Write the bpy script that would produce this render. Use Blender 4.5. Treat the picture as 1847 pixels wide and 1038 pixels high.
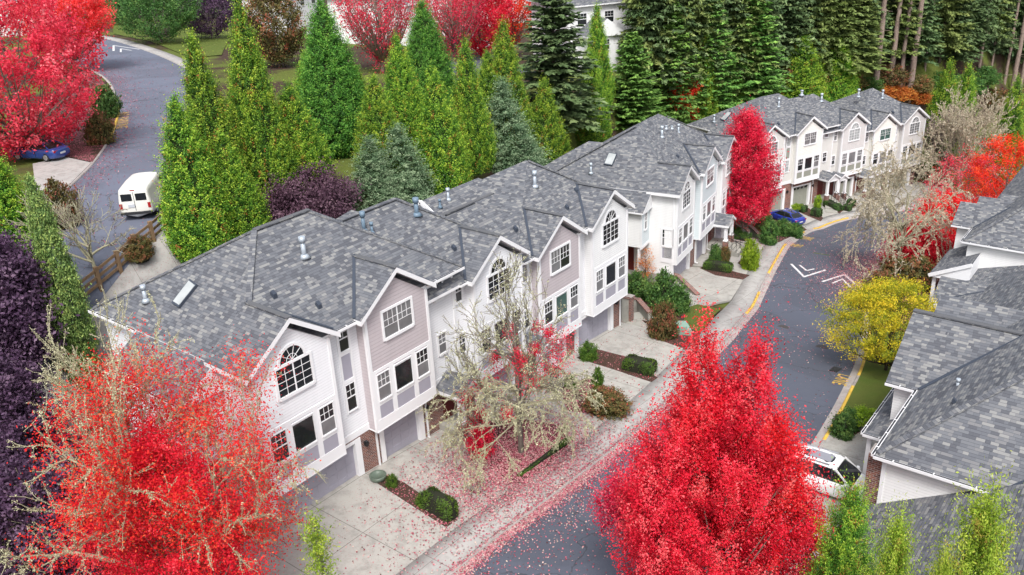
import bpy, bmesh, math, random
import numpy as np
from mathutils import Vector, Matrix

for o in list(bpy.data.objects): bpy.data.objects.remove(o)
SC = bpy.context.scene
COL = SC.collection
PI = math.pi

# ---------------------------------------------------------------- camera (a drone about 26 m above the nearest driveway)
FPX, PITCH, ROLL, YAW = 1600.0, .41795, -.05168, .68155
CPX, CPY = 923.5, 519.0
CAM = np.array([-23.346, -29.309, 26.208])
sp, cp, sr, cr = math.sin(PITCH), math.cos(PITCH), math.sin(ROLL), math.cos(ROLL)
def ray(px, py):
    a = (px-CPX)/FPX; b = (py-CPY)/FPX
    x = cr*a+sr*b; y = -sr*a+cr*b
    fw = cp-sp*y; u = -sp-cp*y
    return np.array([x*math.sin(YAW)+fw*math.cos(YAW), -x*math.cos(YAW)+fw*math.sin(YAW), u])
fwd = Vector(ray(CPX, CPY)).normalized()
rgt = Vector(ray(CPX+1, CPY)-ray(CPX, CPY)).normalized()
upv = rgt.cross(fwd).normalized()
cam = bpy.data.cameras.new('camera'); co = bpy.data.objects.new('camera', cam); COL.objects.link(co)
m = Matrix((rgt, upv, -fwd)).transposed().to_4x4(); m.translation = Vector(CAM); co.matrix_world = m
cam.sensor_width = 36; cam.lens = FPX/1847*36; cam.clip_start = .5; cam.clip_end = 2000
SC.camera = co

# ---------------------------------------------------------------- world: bright overcast sky, soft sun
SUN_EL, SUN_AZ = math.radians(56), math.radians(232)     # azimuth clockwise from +Y
wd = bpy.data.worlds.new("World"); SC.world = wd; wd.use_nodes = True
nt = wd.node_tree; nt.nodes.clear()
sky = nt.nodes.new('ShaderNodeTexSky'); sky.sky_type = 'NISHITA'; sky.sun_disc = False
sky.sun_elevation = SUN_EL; sky.sun_rotation = SUN_AZ; sky.dust_density = 4; sky.air_density = 1.0
hs = nt.nodes.new('ShaderNodeHueSaturation'); hs.inputs['Saturation'].default_value = .42
bg = nt.nodes.new('ShaderNodeBackground'); bg.inputs['Strength'].default_value = .15
wo = nt.nodes.new('ShaderNodeOutputWorld')
nt.links.new(sky.outputs[0], hs.inputs['Color']); nt.links.new(hs.outputs[0], bg.inputs['Color']); nt.links.new(bg.outputs[0], wo.inputs['Surface'])
sl = bpy.data.lights.new('sun', 'SUN'); sl.energy = 1.7; sl.angle = math.radians(16); sl.color = (1, .985, .965)
so = bpy.data.objects.new('sun', sl); COL.objects.link(so)
sd = Vector((math.sin(SUN_AZ)*math.cos(SUN_EL), math.cos(SUN_AZ)*math.cos(SUN_EL), math.sin(SUN_EL)))
so.rotation_euler = sd.to_track_quat('Z', 'Y').to_euler()
SC.view_settings.view_transform = 'Standard'; SC.view_settings.look = 'None'
SC.view_settings.gamma = 1; SC.view_settings.exposure = .74; SC.view_settings.use_curve_mapping = False
SC.render.engine = 'CYCLES'
SC.cycles.max_bounces = 6; SC.cycles.diffuse_bounces = 3; SC.cycles.glossy_bounces = 2
SC.cycles.transmission_bounces = 3; SC.cycles.transparent_max_bounces = 4

# ---------------------------------------------------------------- ground height
KX = [-60,-5,0,11,25,32,39,56,64,74,90,101,140,330]
KZ = [1.6,.1,0,-.9,-2.0,-3.4,-5.3,-6.6,-8.5,-11,-12,-12.8,-15,-20]
def zf(x): return float(np.interp(x, KX, KZ))
def rear(x): return float(np.interp(x, [-60,-10,25,38,56,70,78,106,140,330],[14,12.5,12.5,17,20,23,24,14,2,-30]))
def zpl(x, y): return float(np.interp(x, [-60,10,30,60,80,100,140,330],[8.5,8.3,8,6,4,1.5,-2,-6]))
def G(x, y):
    t = min(max((y-rear(x))/6.5, 0), 1); s = t*t*(3-2*t)
    f = zf(x); return f+(zpl(x, y)-f)*s
def P(px, py):                               # where the line of sight meets the ground
    d = ray(px, py); t = 15.0
    while t < 700:
        q = CAM+d*t
        if q[2] < G(q[0], q[1]): break
        t += .5
    a, b = t-.5, t
    for _ in range(24):
        mm = (a+b)/2; q = CAM+d*mm
        if q[2] < G(q[0], q[1]): b = mm
        else: a = mm
    return CAM+d*b
def PZ(px, py, z):
    d = ray(px, py); return CAM+d*((z-CAM[2])/d[2])
def topz(pos, px, py):                       # height above pos of the sight line (px,py) at that range
    d = ray(px, py); rho = math.hypot(pos[0]-CAM[0], pos[1]-CAM[1]); return CAM[2]+d[2]/math.hypot(d[0], d[1])*rho-pos[2]
def rng(pos): return float(np.linalg.norm(np.array(pos)-CAM))

# ---------------------------------------------------------------- object helpers
def tag(o, label=None, cat=None, group=None, kind=None):
    if label: o['label'] = label
    if cat: o['category'] = cat
    if group: o['group'] = group
    if kind: o['kind'] = kind
    return o
def empty(name, loc=(0,0,0), rz=0.0):
    o = bpy.data.objects.new(name, None); COL.objects.link(o); o.location = loc; o.rotation_euler = (0,0,rz); o.empty_display_size = .3; return o
def link(name, me, parent=None):
    o = bpy.data.objects.new(name, me); COL.objects.link(o)
    if parent is not None: o.parent = parent
    return o
def done(bm, name, mats, parent=None, smooth=False):
    me = bpy.data.meshes.new(name); bm.normal_update(); bm.to_mesh(me); bm.free()
    for mt in (mats if isinstance(mats, (list, tuple)) else [mats]): me.materials.append(mt)
    if smooth: me.polygons.foreach_set('use_smooth', [True]*len(me.polygons))
    return link(name, me, parent)
def npmesh(name, V, F, mats, c=None, mi=None, smooth=False):
    V = np.asarray(V, np.float32); F = np.asarray(F, np.int32); k = F.shape[1]; n = len(F)
    me = bpy.data.meshes.new(name); me.vertices.add(len(V)); me.vertices.foreach_set('co', V.ravel())
    me.loops.add(n*k); me.loops.foreach_set('vertex_index', F.ravel()); me.polygons.add(n)
    me.polygons.foreach_set('loop_start', np.arange(0, n*k, k, dtype=np.int32))
    if mi is not None: me.polygons.foreach_set('material_index', np.asarray(mi, np.int32))
    if smooth: me.polygons.foreach_set('use_smooth', np.ones(n, bool))
    for mt in (mats if isinstance(mats, (list, tuple)) else [mats]): me.materials.append(mt)
    if c is not None:
        a = me.attributes.new('c', 'FLOAT', 'FACE'); a.data.foreach_set('value', np.asarray(c, np.float32))
    me.update(calc_edges=True); return me
def copy_tree(o, parent=None):
    c = o.copy(); COL.objects.link(c); c.parent = parent
    for ch in list(o.children): copy_tree(ch, c)
    return c

def hexa(bm, pts, mi=0):
    v = [bm.verts.new(p) for p in pts]
    for f in ((0,3,2,1),(4,5,6,7),(0,1,5,4),(1,2,6,5),(2,3,7,6),(3,0,4,7)):
        fc = bm.faces.new([v[i] for i in f]); fc.material_index = mi
def box(bm, x0, x1, y0, y1, z0, z1, mi=0):
    hexa(bm, [(x0,y0,z0),(x1,y0,z0),(x1,y1,z0),(x0,y1,z0),(x0,y0,z1),(x1,y0,z1),(x1,y1,z1),(x0,y1,z1)], mi)
class Fr:                                    # a wall plane: origin, horizontal direction u, outward normal n
    def __init__(s, o, u, n): s.o = Vector(o); s.u = Vector(u); s.n = Vector(n)
    def p(s, u, z, n): return s.o+s.u*u+Vector((0,0,z))+s.n*n
    def box(s, bm, u0, u1, z0, z1, n0, n1, mi=0):
        hexa(bm, [s.p(u0,z0,n1), s.p(u1,z0,n1), s.p(u1,z0,n0), s.p(u0,z0,n0), s.p(u0,z1,n1), s.p(u1,z1,n1), s.p(u1,z1,n0), s.p(u0,z1,n0)], mi)
def front(y): return Fr((0,y,0),(1,0,0),(0,-1,0))
def bar(bm, a, b, w, h, mi=0):               # square bar from a to b
    a, b = Vector(a), Vector(b); d = (b-a).normalized(); s = d.cross(Vector((0,0,1)))
    if s.length < 1e-3: s = Vector((1,0,0))
    s.normalize(); t = s.cross(d).normalized(); s *= w/2; t *= h/2
    hexa(bm, [a-s-t, a+s-t, b+s-t, b-s-t, a-s+t, a+s+t, b+s+t, b-s+t], mi)
def cyl(bm, a, b, r0, r1, k=12, mi=0, cap=True):
    a, b = Vector(a), Vector(b); d = (b-a).normalized(); s = d.orthogonal().normalized(); t = d.cross(s)
    A = [bm.verts.new(a+(s*math.cos(2*PI*i/k)+t*math.sin(2*PI*i/k))*r0) for i in range(k)]
    B = [bm.verts.new(b+(s*math.cos(2*PI*i/k)+t*math.sin(2*PI*i/k))*r1) for i in range(k)]
    for i in range(k):
        f = bm.faces.new((A[i], A[(i+1)%k], B[(i+1)%k], B[i])); f.material_index = mi; f.smooth = True
    if cap:
        f = bm.faces.new(A[::-1]); f.material_index = mi; f = bm.faces.new(B); f.material_index = mi
def lathe(bm, prof, k=20, mi=0):
    R = [[bm.verts.new((r*math.cos(2*PI*i/k), r*math.sin(2*PI*i/k), z)) for i in range(k)] for r, z in prof]
    for a, b in zip(R, R[1:]):
        for i in range(k):
            f = bm.faces.new((a[i], a[(i+1)%k], b[(i+1)%k], b[i])); f.material_index = mi; f.smooth = True
def solid(bounds, planes):                   # convex solid: box cut by half spaces  n.x <= d
    bm = bmesh.new(); x0,x1,y0,y1,z0,z1 = bounds; box(bm, x0,x1,y0,y1,z0,z1)
    for n, d in planes:
        n = Vector(n); L = n.length; n = n/L; pt = n*(d/L)
        r = bmesh.ops.bisect_plane(bm, geom=bm.verts[:]+bm.edges[:]+bm.faces[:], plane_co=pt, plane_no=n, clear_outer=True)
        ed = [e for e in r['geom_cut'] if isinstance(e, bmesh.types.BMEdge)]
        if ed: bmesh.ops.contextual_create(bm, geom=ed)
    bmesh.ops.recalc_face_normals(bm, faces=bm.faces[:])
    return bm
def roof_solid(x0, x1, y0, y1, z, sx0=None, sx1=None, sy0=None, sy1=None, th=.16, extra=()):
    pl = []
    if sx0: pl.append(((-sx0,0,1), z-sx0*x0))
    if sx1: pl.append(((sx1,0,1), z+sx1*x1))
    if sy0: pl.append(((0,-sy0,1), z-sy0*y0))
    if sy1: pl.append(((0,sy1,1), z+sy1*y1))
    bm = solid((x0,x1,y0,y1,z-th,z+14), pl+list(extra))
    bm.normal_update()
    for f in bm.faces: f.material_index = 0 if f.normal.z > .25 else 1
    return bm
def merge(bms):
    out = bmesh.new()
    for b in bms:
        me = bpy.data.meshes.new('tmp'); b.to_mesh(me); b.free(); out.from_mesh(me); bpy.data.meshes.remove(me)
    return out

# ---------------------------------------------------------------- node helpers
class NT:
    def __init__(s, name):
        s.m = bpy.data.materials.new(name); s.m.use_nodes = True; s.t = s.m.node_tree; s.t.nodes.clear()
        s.out = s.t.nodes.new('ShaderNodeOutputMaterial')
    def n(s, typ, ins=None, **kw):
        nd = s.t.nodes.new('ShaderNode'+typ)
        for k, v in kw.items(): setattr(nd, k, v)
        for k, v in (ins or {}).items():
            if isinstance(v, bpy.types.NodeSocket): s.t.links.new(v, nd.inputs[k])
            else: nd.inputs[k].default_value = v
        return nd
    def mth(s, op, a, b=None, c=None, clamp=False):
        ins = {0: a}
        if b is not None: ins[1] = b
        if c is not None: ins[2] = c
        return s.n('Math', ins, operation=op, use_clamp=clamp).outputs[0]
    def vm(s, op, a, b=None):
        ins = {0: a}
        if b is not None: ins[1] = b
        nd = s.n('VectorMath', ins, operation=op); return nd.outputs['Value'] if op == 'DOT_PRODUCT' else nd.outputs[0]
    def mix(s, f, a, b, blend='MIX'):
        nd = s.n('Mix', None, data_type='RGBA', blend_type=blend)
        for idx, v in ((0, f), (6, a), (7, b)):
            if isinstance(v, bpy.types.NodeSocket): s.t.links.new(v, nd.inputs[idx])
            else: nd.inputs[idx].default_value = (v if idx == 0 else (*v, 1) if len(v) == 3 else v)
        return nd.outputs[2]
    def ramp(s, f, stops, interp='LINEAR'):
        nd = s.n('ValToRGB', {0: f}); r = nd.color_ramp; r.interpolation = interp
        while len(r.elements) < len(stops): r.elements.new(.5)
        for e, (p, c) in zip(r.elements, stops): e.position = p; e.color = (*c, 1)
        return nd.outputs[0]
    def pos(s): return s.n('NewGeometry').outputs['Position']
    def noise(s, scale, detail=3, vec=None, rough=.5):
        return s.n('TexNoise', {'Vector': vec if vec is not None else s.pos(), 'Scale': scale, 'Detail': detail, 'Roughness': rough}).outputs[0]
    def uv(s):
        g = s.n('NewGeometry'); N = g.outputs['True Normal']; Pp = g.outputs['Position']
        t = s.vm('NORMALIZE', s.vm('CROSS_PRODUCT', (0,0,1), N)); b = s.vm('CROSS_PRODUCT', N, t)
        return s.vm('DOT_PRODUCT', Pp, t), s.vm('DOT_PRODUCT', Pp, b)
    def comb(s, x, y, z=0.0): return s.n('CombineXYZ', {0: x, 1: y, 2: z}).outputs[0]
    def bsdf(s, col, rough=.7, spec=.3, bump=None, bd=.02, bs=.5, metal=0, coat=0):
        ins = {'Roughness': rough, 'Specular IOR Level': spec, 'Metallic': metal, 'Coat Weight': coat}
        ins['Base Color'] = col if isinstance(col, bpy.types.NodeSocket) else (*col, 1)
        if bump is not None: ins['Normal'] = s.n('Bump', {'Height': bump, 'Distance': bd, 'Strength': bs}).outputs[0]
        nd = s.n('BsdfPrincipled', ins); s.t.links.new(nd.outputs[0], s.out.inputs[0]); return s.m
def plain(name, col, rough=.6, spec=.3, var=.06, metal=0, coat=0):
    k = NT(name); n = k.noise(3.0, 4)
    c = k.mix(n, tuple(x*(1-var) for x in col), tuple(min(1, x*(1+var)) for x in col))
    return k.bsdf(c, rough, spec, metal=metal, coat=coat)

def mk_shingle():
    k = NT('shingle'); u, v = k.uv(); h, w = .145, .27
    vv = k.mth('DIVIDE', v, h); row = k.mth('FLOOR', vv); fv = k.mth('FRACT', vv)
    ro = k.n('TexWhiteNoise', {'W': row}, noise_dimensions='1D').outputs['Value']
    uu = k.mth('ADD', k.mth('DIVIDE', u, w), k.mth('MULTIPLY', ro, 17.3))
    wob = k.mth('MULTIPLY', k.n('TexNoise', {'Vector': k.comb(uu, k.mth('MULTIPLY', row, 3.7)), 'Scale': .9, 'Detail': 0}).outputs[0], 1.6)
    uu = k.mth('ADD', uu, wob); cell = k.mth('FLOOR', uu); fu = k.mth('FRACT', uu)
    wn = k.n('TexWhiteNoise', {'Vector': k.comb(cell, row)}, noise_dimensions='2D')
    col = k.ramp(wn.outputs['Value'], [(0,(.05,.056,.07)),(.22,(.085,.093,.11)),(.45,(.12,.128,.142)),(.68,(.155,.157,.163)),(.84,(.235,.236,.228)),(1,(.33,.33,.315))], 'CONSTANT')
    big = k.noise(.35, 3); col = k.mix(k.mth('MULTIPLY', big, .22), col, (.13,.13,.14))
    fine = k.noise(60, 2); col = k.mix(.2, col, k.mix(fine, (.10,.10,.11), (.34,.34,.35)))
    line = k.mth('LESS_THAN', fv, .11); ul = k.mth('LESS_THAN', fu, .035); ln = k.mth('MAXIMUM', line, k.mth('MULTIPLY', ul, .6))
    col = k.mix(k.mth('MULTIPLY', ln, .62), col, (.035,.038,.05))
    hgt = k.mth('ADD', k.mth('MULTIPLY', fv, -.6), k.mth('MULTIPLY', wn.outputs['Value'], .5))
    return k.bsdf(col, .85, .2, hgt, .02, .6)
def mk_siding(name, col, gap=.14, dark=.72):
    k = NT(name); z = k.n('SeparateXYZ', {0: k.pos()}).outputs[2]; f = k.mth('FRACT', k.mth('DIVIDE', z, gap))
    ln = k.mth('LESS_THAN', f, .13)
    st = k.n('TexNoise', {'Vector': k.vm('MULTIPLY', k.pos(), (2.2,2.2,.35)), 'Scale': 1.0, 'Detail': 6, 'Roughness': .7}).outputs[0]; c = k.mix(st, tuple(x*.86 for x in col), tuple(min(1, x*1.06) for x in col))
    c = k.mix(k.mth('MULTIPLY', ln, 1-dark), c, tuple(x*.35 for x in col))
    return k.bsdf(c, .6, .25, k.mth('SUBTRACT', 1.0, f), .025, .7)
def mk_brick():
    k = NT('brick'); u, v = k.uv()
    b = k.n('TexBrick', {'Vector': k.comb(u, v), 'Color1': (.26,.09,.06,1), 'Color2': (.075,.035,.032,1), 'Mortar': (.34,.31,.29,1), 'Scale': 1.0, 'Mortar Size': .012, 'Bias': -.1, 'Brick Width': .24, 'Row Height': .095})
    c = k.mix(k.mth('MULTIPLY', k.noise(2.5, 3), .2), b.outputs[0], (.20,.10,.08))
    return k.bsdf(c, .85, .2, b.outputs[1], -.008, .6)
def mk_concrete(name, base, joint=3.05, leafy=0.0, ox=0.0, oy=0.0):
    k = NT(name); p = k.pos(); n1 = k.noise(.55, 5, rough=.6); n2 = k.noise(7, 4); n3 = k.noise(.18, 2)
    c = k.mix(n1, tuple(x*.80 for x in base), tuple(x*1.1 for x in base)); c = k.mix(k.mth('MULTIPLY', n2, .4), c, tuple(x*.82 for x in base))
    stain = k.ramp(k.noise(1.6, 6, rough=.7), [(0,(0,0,0)),(.47,(0,0,0)),(.66,(1,1,1))]); c = k.mix(k.mth('MULTIPLY', stain, .42), c, (.15,.145,.13))
    s2 = k.ramp(k.noise(.42, 4, rough=.6), [(0,(0,0,0)),(.5,(0,0,0)),(.62,(1,1,1))]); c = k.mix(k.mth('MULTIPLY', s2, .22), c, (.20,.195,.19))
    if leafy:
        v = k.n('TexVoronoi', {'Vector': p, 'Scale': 9.0}); dd = k.mth('LESS_THAN', v.outputs['Distance'], .22)
        msk = k.mth('MULTIPLY', dd, k.ramp(n3, [(0,(0,0,0)),(.40,(.1,.1,.1)),(.62,(1,1,1))]))
        lc = k.ramp(k.n('SeparateXYZ', {0: v.outputs['Color']}).outputs[0], [(0,(.26,.06,.08)),(.5,(.45,.22,.25)),(1,(.16,.09,.05))])
        c = k.mix(k.mth('MULTIPLY', msk, leafy), c, lc)
    if joint:
        s = k.n('SeparateXYZ', {0: p}); x = k.mth('FRACT', k.mth('DIVIDE', k.mth('ADD', s.outputs[0], ox), joint)); y = k.mth('FRACT', k.mth('DIVIDE', k.mth('ADD', s.outputs[1], oy), joint))
        j = k.mth('MAXIMUM', k.mth('LESS_THAN', x, .009), k.mth('LESS_THAN', y, .009)); c = k.mix(k.mth('MULTIPLY', j, .75), c, (.07,.065,.055))
    return k.bsdf(c, .85, .25, n2, .01, .25)
def mk_asphalt(br=1.0):
    k = NT('asphalt'); n1 = k.noise(.25, 5); n2 = k.noise(40, 3); n3 = k.noise(2.2, 5, rough=.65)
    c = k.mix(n1, (.064*br,.072*br,.100*br), (.092*br,.102*br,.135*br)); c = k.mix(k.mth('MULTIPLY', n2, .5), c, (.14,.15,.18)); c = k.mix(k.mth('MULTIPLY', n3, .35), c, (.05*br,.055*br,.075*br))
    wv = k.n('TexVoronoi', {'Vector': k.vm('ADD', k.pos(), k.vm('MULTIPLY', k.n('TexNoise', {'Vector': k.pos(), 'Scale': 1.2, 'Detail': 3}).outputs[1], (1.6,1.6,0))), 'Scale': .17}, feature='DISTANCE_TO_EDGE').outputs[0]
    c = k.mix(k.mth('MULTIPLY', k.mth('LESS_THAN', wv, .006), .5), c, (.028,.028,.03))
    pt = k.ramp(k.noise(.09, 1), [(0,(0,0,0)),(.50,(0,0,0)),(.515,(1,1,1))]); c = k.mix(k.mth('MULTIPLY', pt, .16), c, (.035,.036,.042))
    v = k.n('TexVoronoi', {'Vector': k.pos(), 'Scale': 3.3}); dd = k.mth('LESS_THAN', v.outputs['Distance'], .10)
    msk = k.mth('MULTIPLY', dd, k.mth('GREATER_THAN', k.noise(.3, 2), .5)); c = k.mix(k.mth('MULTIPLY', msk, .6), c, (.30,.17,.18))
    return k.bsdf(c, .8, .3, n2, .01, .3)
def mk_ground():
    k = NT('ground'); p = k.pos(); n1 = k.noise(.12, 4); n2 = k.noise(3, 5); n3 = k.noise(14, 3)
    grass = k.mix(n2, (.05,.085,.018), (.11,.15,.03)); grass = k.mix(k.mth('MULTIPLY', n3, .5), grass, (.16,.14,.04))
    soil = k.mix(n3, (.035,.024,.018), (.085,.055,.04)); 
    c = k.mix(k.ramp(n1, [(0,(0,0,0)),(.46,(0,0,0)),(.56,(1,1,1))]), soil, grass)
    return k.bsdf(c, .95, .1, n3, .05, .6)
def mk_mulch(name='mulch', leafcol=(.36,.10,.12), dens=.26):
    k = NT(name); n = k.noise(16, 4); c = k.mix(n, (.025,.016,.013), (.10,.06,.045))
    v = k.n('TexVoronoi', {'Vector': k.pos(), 'Scale': 10.0}); dd = k.mth('LESS_THAN', v.outputs['Distance'], dens)
    c = k.mix(k.mth('MULTIPLY', dd, k.mth('GREATER_THAN', k.noise(.9, 3), .44)), c, leafcol)
    return k.bsdf(c, .95, .1, n, .04, .8)
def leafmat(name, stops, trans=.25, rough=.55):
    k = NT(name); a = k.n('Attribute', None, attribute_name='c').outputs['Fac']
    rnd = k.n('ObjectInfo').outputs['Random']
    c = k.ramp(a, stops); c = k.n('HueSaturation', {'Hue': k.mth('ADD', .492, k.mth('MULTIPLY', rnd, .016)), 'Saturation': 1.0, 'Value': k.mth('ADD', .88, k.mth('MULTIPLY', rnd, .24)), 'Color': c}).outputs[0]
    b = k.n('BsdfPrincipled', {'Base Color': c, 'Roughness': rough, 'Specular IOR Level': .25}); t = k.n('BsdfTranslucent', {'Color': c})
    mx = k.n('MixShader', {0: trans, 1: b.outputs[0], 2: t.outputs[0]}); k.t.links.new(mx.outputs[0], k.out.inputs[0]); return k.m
def mk_bark(name, a, b, sc=6):
    k = NT(name); n = k.n('TexNoise', {'Vector': k.vm('MULTIPLY', k.pos(), (1,1,.25)), 'Scale': sc, 'Detail': 5}).outputs[0]
    return k.bsdf(k.mix(n, a, b), .9, .1, n, .05, .8)
def mk_glass(name, col, rough=.08, spec=.6):
    k = NT(name); n = k.noise(1.1, 3); c = k.mix(n, tuple(x*.55 for x in col), tuple(x*1.4 for x in col)); return k.bsdf(c, rough, spec)

M = {}
M['shingle'] = mk_shingle()
M['white'] = plain('white_trim', (.76,.76,.77), .5, .3, .04)
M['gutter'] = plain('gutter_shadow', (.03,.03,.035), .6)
M['flash'] = plain('valley_flashing', (.045,.055,.075), .5)
M['sid_white'] = mk_siding('siding_white', (.74,.745,.765))
M['sid_pure'] = mk_siding('siding_bright_white', (.74,.74,.735))
M['sid_pink'] = mk_siding('siding_mauve', (.47,.42,.435), .19)
M['sid_blue'] = mk_siding('siding_pale_blue', (.60,.66,.68), .19)
M['sid_greige'] = mk_siding('siding_greige', (.64,.63,.60))
M['sid_cream'] = mk_siding('siding_cream', (.78,.77,.72), .19)
M['sid_taupe'] = mk_siding('siding_taupe', (.60,.58,.57))
M['brick'] = mk_brick()
M['lav'] = plain('lavender_panel', (.34,.33,.385), .6)
M['sage'] = plain('sage_panel', (.27,.28,.235), .6)
M['door_red'] = plain('dark_red_door', (.12,.02,.02), .4)
M['black'] = plain('black_metal', (.02,.02,.022), .45)
M['metal'] = plain('galvanised_metal', (.42,.47,.52), .4, .5, .1, metal=.3)
M['metal_blue'] = plain('blue_grey_metal', (.13,.19,.25), .45, .4, .2)
M['pane_dark'] = mk_glass('dark_window_glass', (.018,.02,.022), .06, .5)
M['pane_grey'] = mk_glass('blind_window_glass', (.17,.17,.175), .2)
M['pane_pale'] = mk_glass('pale_window_glass', (.36,.38,.38), .25)
M['pane_green'] = mk_glass('green_window_glass', (.05,.10,.085), .12)
M['conc'] = mk_concrete('driveway_concrete', (.40,.385,.35), 3.3, .75, 2.95, .1)
M['walk'] = mk_concrete('sidewalk_concrete', (.40,.385,.365), 2.4, .7)
M['kerb'] = mk_concrete('kerb_concrete', (.41,.37,.35), 0, .8)
M['wallc'] = mk_concrete('wall_concrete', (.36,.35,.31), 0)
M['kerb_yellow'] = plain('kerb_yellow_paint', (.62,.40,.07), .6, .2, .25)
M['paint'] = plain('road_white_paint', (.62,.62,.62), .6, .2, .15)
M['paint_yellow'] = plain('road_yellow_paint', (.50,.33,.08), .7, .2, .35)
M['asphalt'] = mk_asphalt(); M['asphalt_sky_sheen'] = mk_asphalt(1.7)  # sky reflection at grazing view put into the upper road's lighter asphalt colour
M['ground'] = mk_ground()
M['mulch'] = mk_mulch()
M['leafbed'] = mk_mulch('leaf_covered_mulch', (.42,.13,.17), .42)
k = NT('lawn'); M['lawn'] = k.bsdf(k.mix(k.mth('MULTIPLY', k.noise(.8, 4), .8), k.mix(k.noise(11, 5, rough=.7), (.03,.075,.010), (.13,.20,.035)), (.14,.13,.04)), .9, .1, k.noise(34, 3), .06, 1.0)
M['wood'] = mk_bark('fence_wood', (.16,.10,.06), (.30,.20,.12), 8)
M['bark'] = mk_bark('grey_bark', (.10,.085,.07), (.24,.21,.18)); M['barkl'] = mk_bark('lichen_bark', (.24,.22,.15), (.46,.44,.30), 9)
M['inner'] = mk_bark('shaded_inner_twigs', (.012,.022,.008), (.035,.05,.018))  # twigs darkened: shade inside the crown is put into their colour
M['bark_dark'] = mk_bark('dark_bark', (.035,.028,.022), (.10,.08,.065))
M['bark_fir'] = mk_bark('fir_bark', (.17,.12,.10), (.36,.28,.24))
M['twig'] = mk_bark('twig_bark', (.16,.11,.09), (.34,.27,.22), 10)
M['lichen'] = leafmat('lichen', [(0,(.27,.27,.15)),(.5,(.46,.46,.27)),(1,(.64,.62,.42))], .1, .9)
M['lichenb'] = leafmat('pale_twigs', [(0,(.34,.26,.18)),(.5,(.54,.47,.34)),(1,(.70,.64,.50))], .1, .9)
M['fir2'] = leafmat('olive_fir_needles', [(0,(0.052,0.081,0.023)),(.5,(0.149,0.207,0.057)),(1,(0.310,0.368,0.115))], .1)
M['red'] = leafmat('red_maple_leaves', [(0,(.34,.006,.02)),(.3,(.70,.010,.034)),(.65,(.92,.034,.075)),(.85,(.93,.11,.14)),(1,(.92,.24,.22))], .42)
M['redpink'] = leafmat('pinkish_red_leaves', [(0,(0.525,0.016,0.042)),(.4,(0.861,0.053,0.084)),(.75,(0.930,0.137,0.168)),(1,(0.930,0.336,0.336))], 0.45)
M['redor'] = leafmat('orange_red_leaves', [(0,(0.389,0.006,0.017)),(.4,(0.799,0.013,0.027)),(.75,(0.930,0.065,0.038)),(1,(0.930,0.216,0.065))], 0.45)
M['orange'] = leafmat('orange_leaves', [(0,(.30,.07,.02)),(.5,(.62,.18,.03)),(1,(.60,.38,.08))], .3)
M['yellow'] = leafmat('yellow_green_leaves', [(0,(.14,.20,.02)),(.35,(.36,.38,.02)),(.65,(.70,.56,.03)),(1,(.85,.60,.04))], .3)
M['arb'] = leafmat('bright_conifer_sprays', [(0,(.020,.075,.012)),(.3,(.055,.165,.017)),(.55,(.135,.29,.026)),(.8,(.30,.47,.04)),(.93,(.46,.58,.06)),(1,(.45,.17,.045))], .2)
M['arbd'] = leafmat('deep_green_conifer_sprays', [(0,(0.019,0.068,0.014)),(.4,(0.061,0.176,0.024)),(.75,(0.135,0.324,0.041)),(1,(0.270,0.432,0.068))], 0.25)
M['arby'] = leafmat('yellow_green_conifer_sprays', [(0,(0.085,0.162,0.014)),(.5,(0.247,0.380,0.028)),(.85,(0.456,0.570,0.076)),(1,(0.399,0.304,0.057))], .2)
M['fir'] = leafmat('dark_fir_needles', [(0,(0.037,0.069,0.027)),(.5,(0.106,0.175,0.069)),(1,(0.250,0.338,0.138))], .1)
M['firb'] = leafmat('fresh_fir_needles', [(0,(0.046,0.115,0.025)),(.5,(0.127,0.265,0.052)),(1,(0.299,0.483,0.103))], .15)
M['spruce'] = leafmat('blue_spruce_needles', [(0,(.05,.10,.045)),(.5,(.13,.22,.11)),(1,(.36,.46,.27))], .1)
M['sprg'] = leafmat('grey_green_needles', [(0,(0.060,0.132,0.036)),(.5,(0.180,0.312,0.084)),(1,(0.432,0.552,0.144))], .1)
M['purple'] = leafmat('purple_leaves', [(0,(.03,.014,.034)),(.6,(.085,.045,.09)),(1,(.19,.12,.18))], .15)
M['plum'] = leafmat('plum_twigs', [(0,(.05,.02,.035)),(.6,(.12,.06,.09)),(1,(.22,.13,.16))], .15)
M['shrub'] = leafmat('shrub_leaves', [(0,(0.025,0.075,0.016)),(.6,(0.069,0.161,0.034)),(1,(0.196,0.299,0.069))], .15)
M['box'] = leafmat('boxwood_leaves', [(0,(.03,.07,.008)),(.6,(.07,.14,.015)),(1,(.15,.22,.03))], .15)
M['lime'] = leafmat('lime_leaves', [(0,(.09,.17,.01)),(.6,(.24,.38,.02)),(1,(.42,.52,.05))], .25)
M['dull'] = leafmat('dull_autumn_leaves', [(0,(.06,.06,.02)),(.5,(.14,.13,.04)),(.8,(.25,.10,.05)),(1,(.38,.10,.06))], .2)
M['litter'] = leafmat('fallen_leaves', [(0,(.10,.045,.03)),(.2,(.24,.04,.06)),(.45,(.42,.10,.14)),(.7,(.52,.28,.28)),(1,(.58,.46,.38))], .05, .8)

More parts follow.
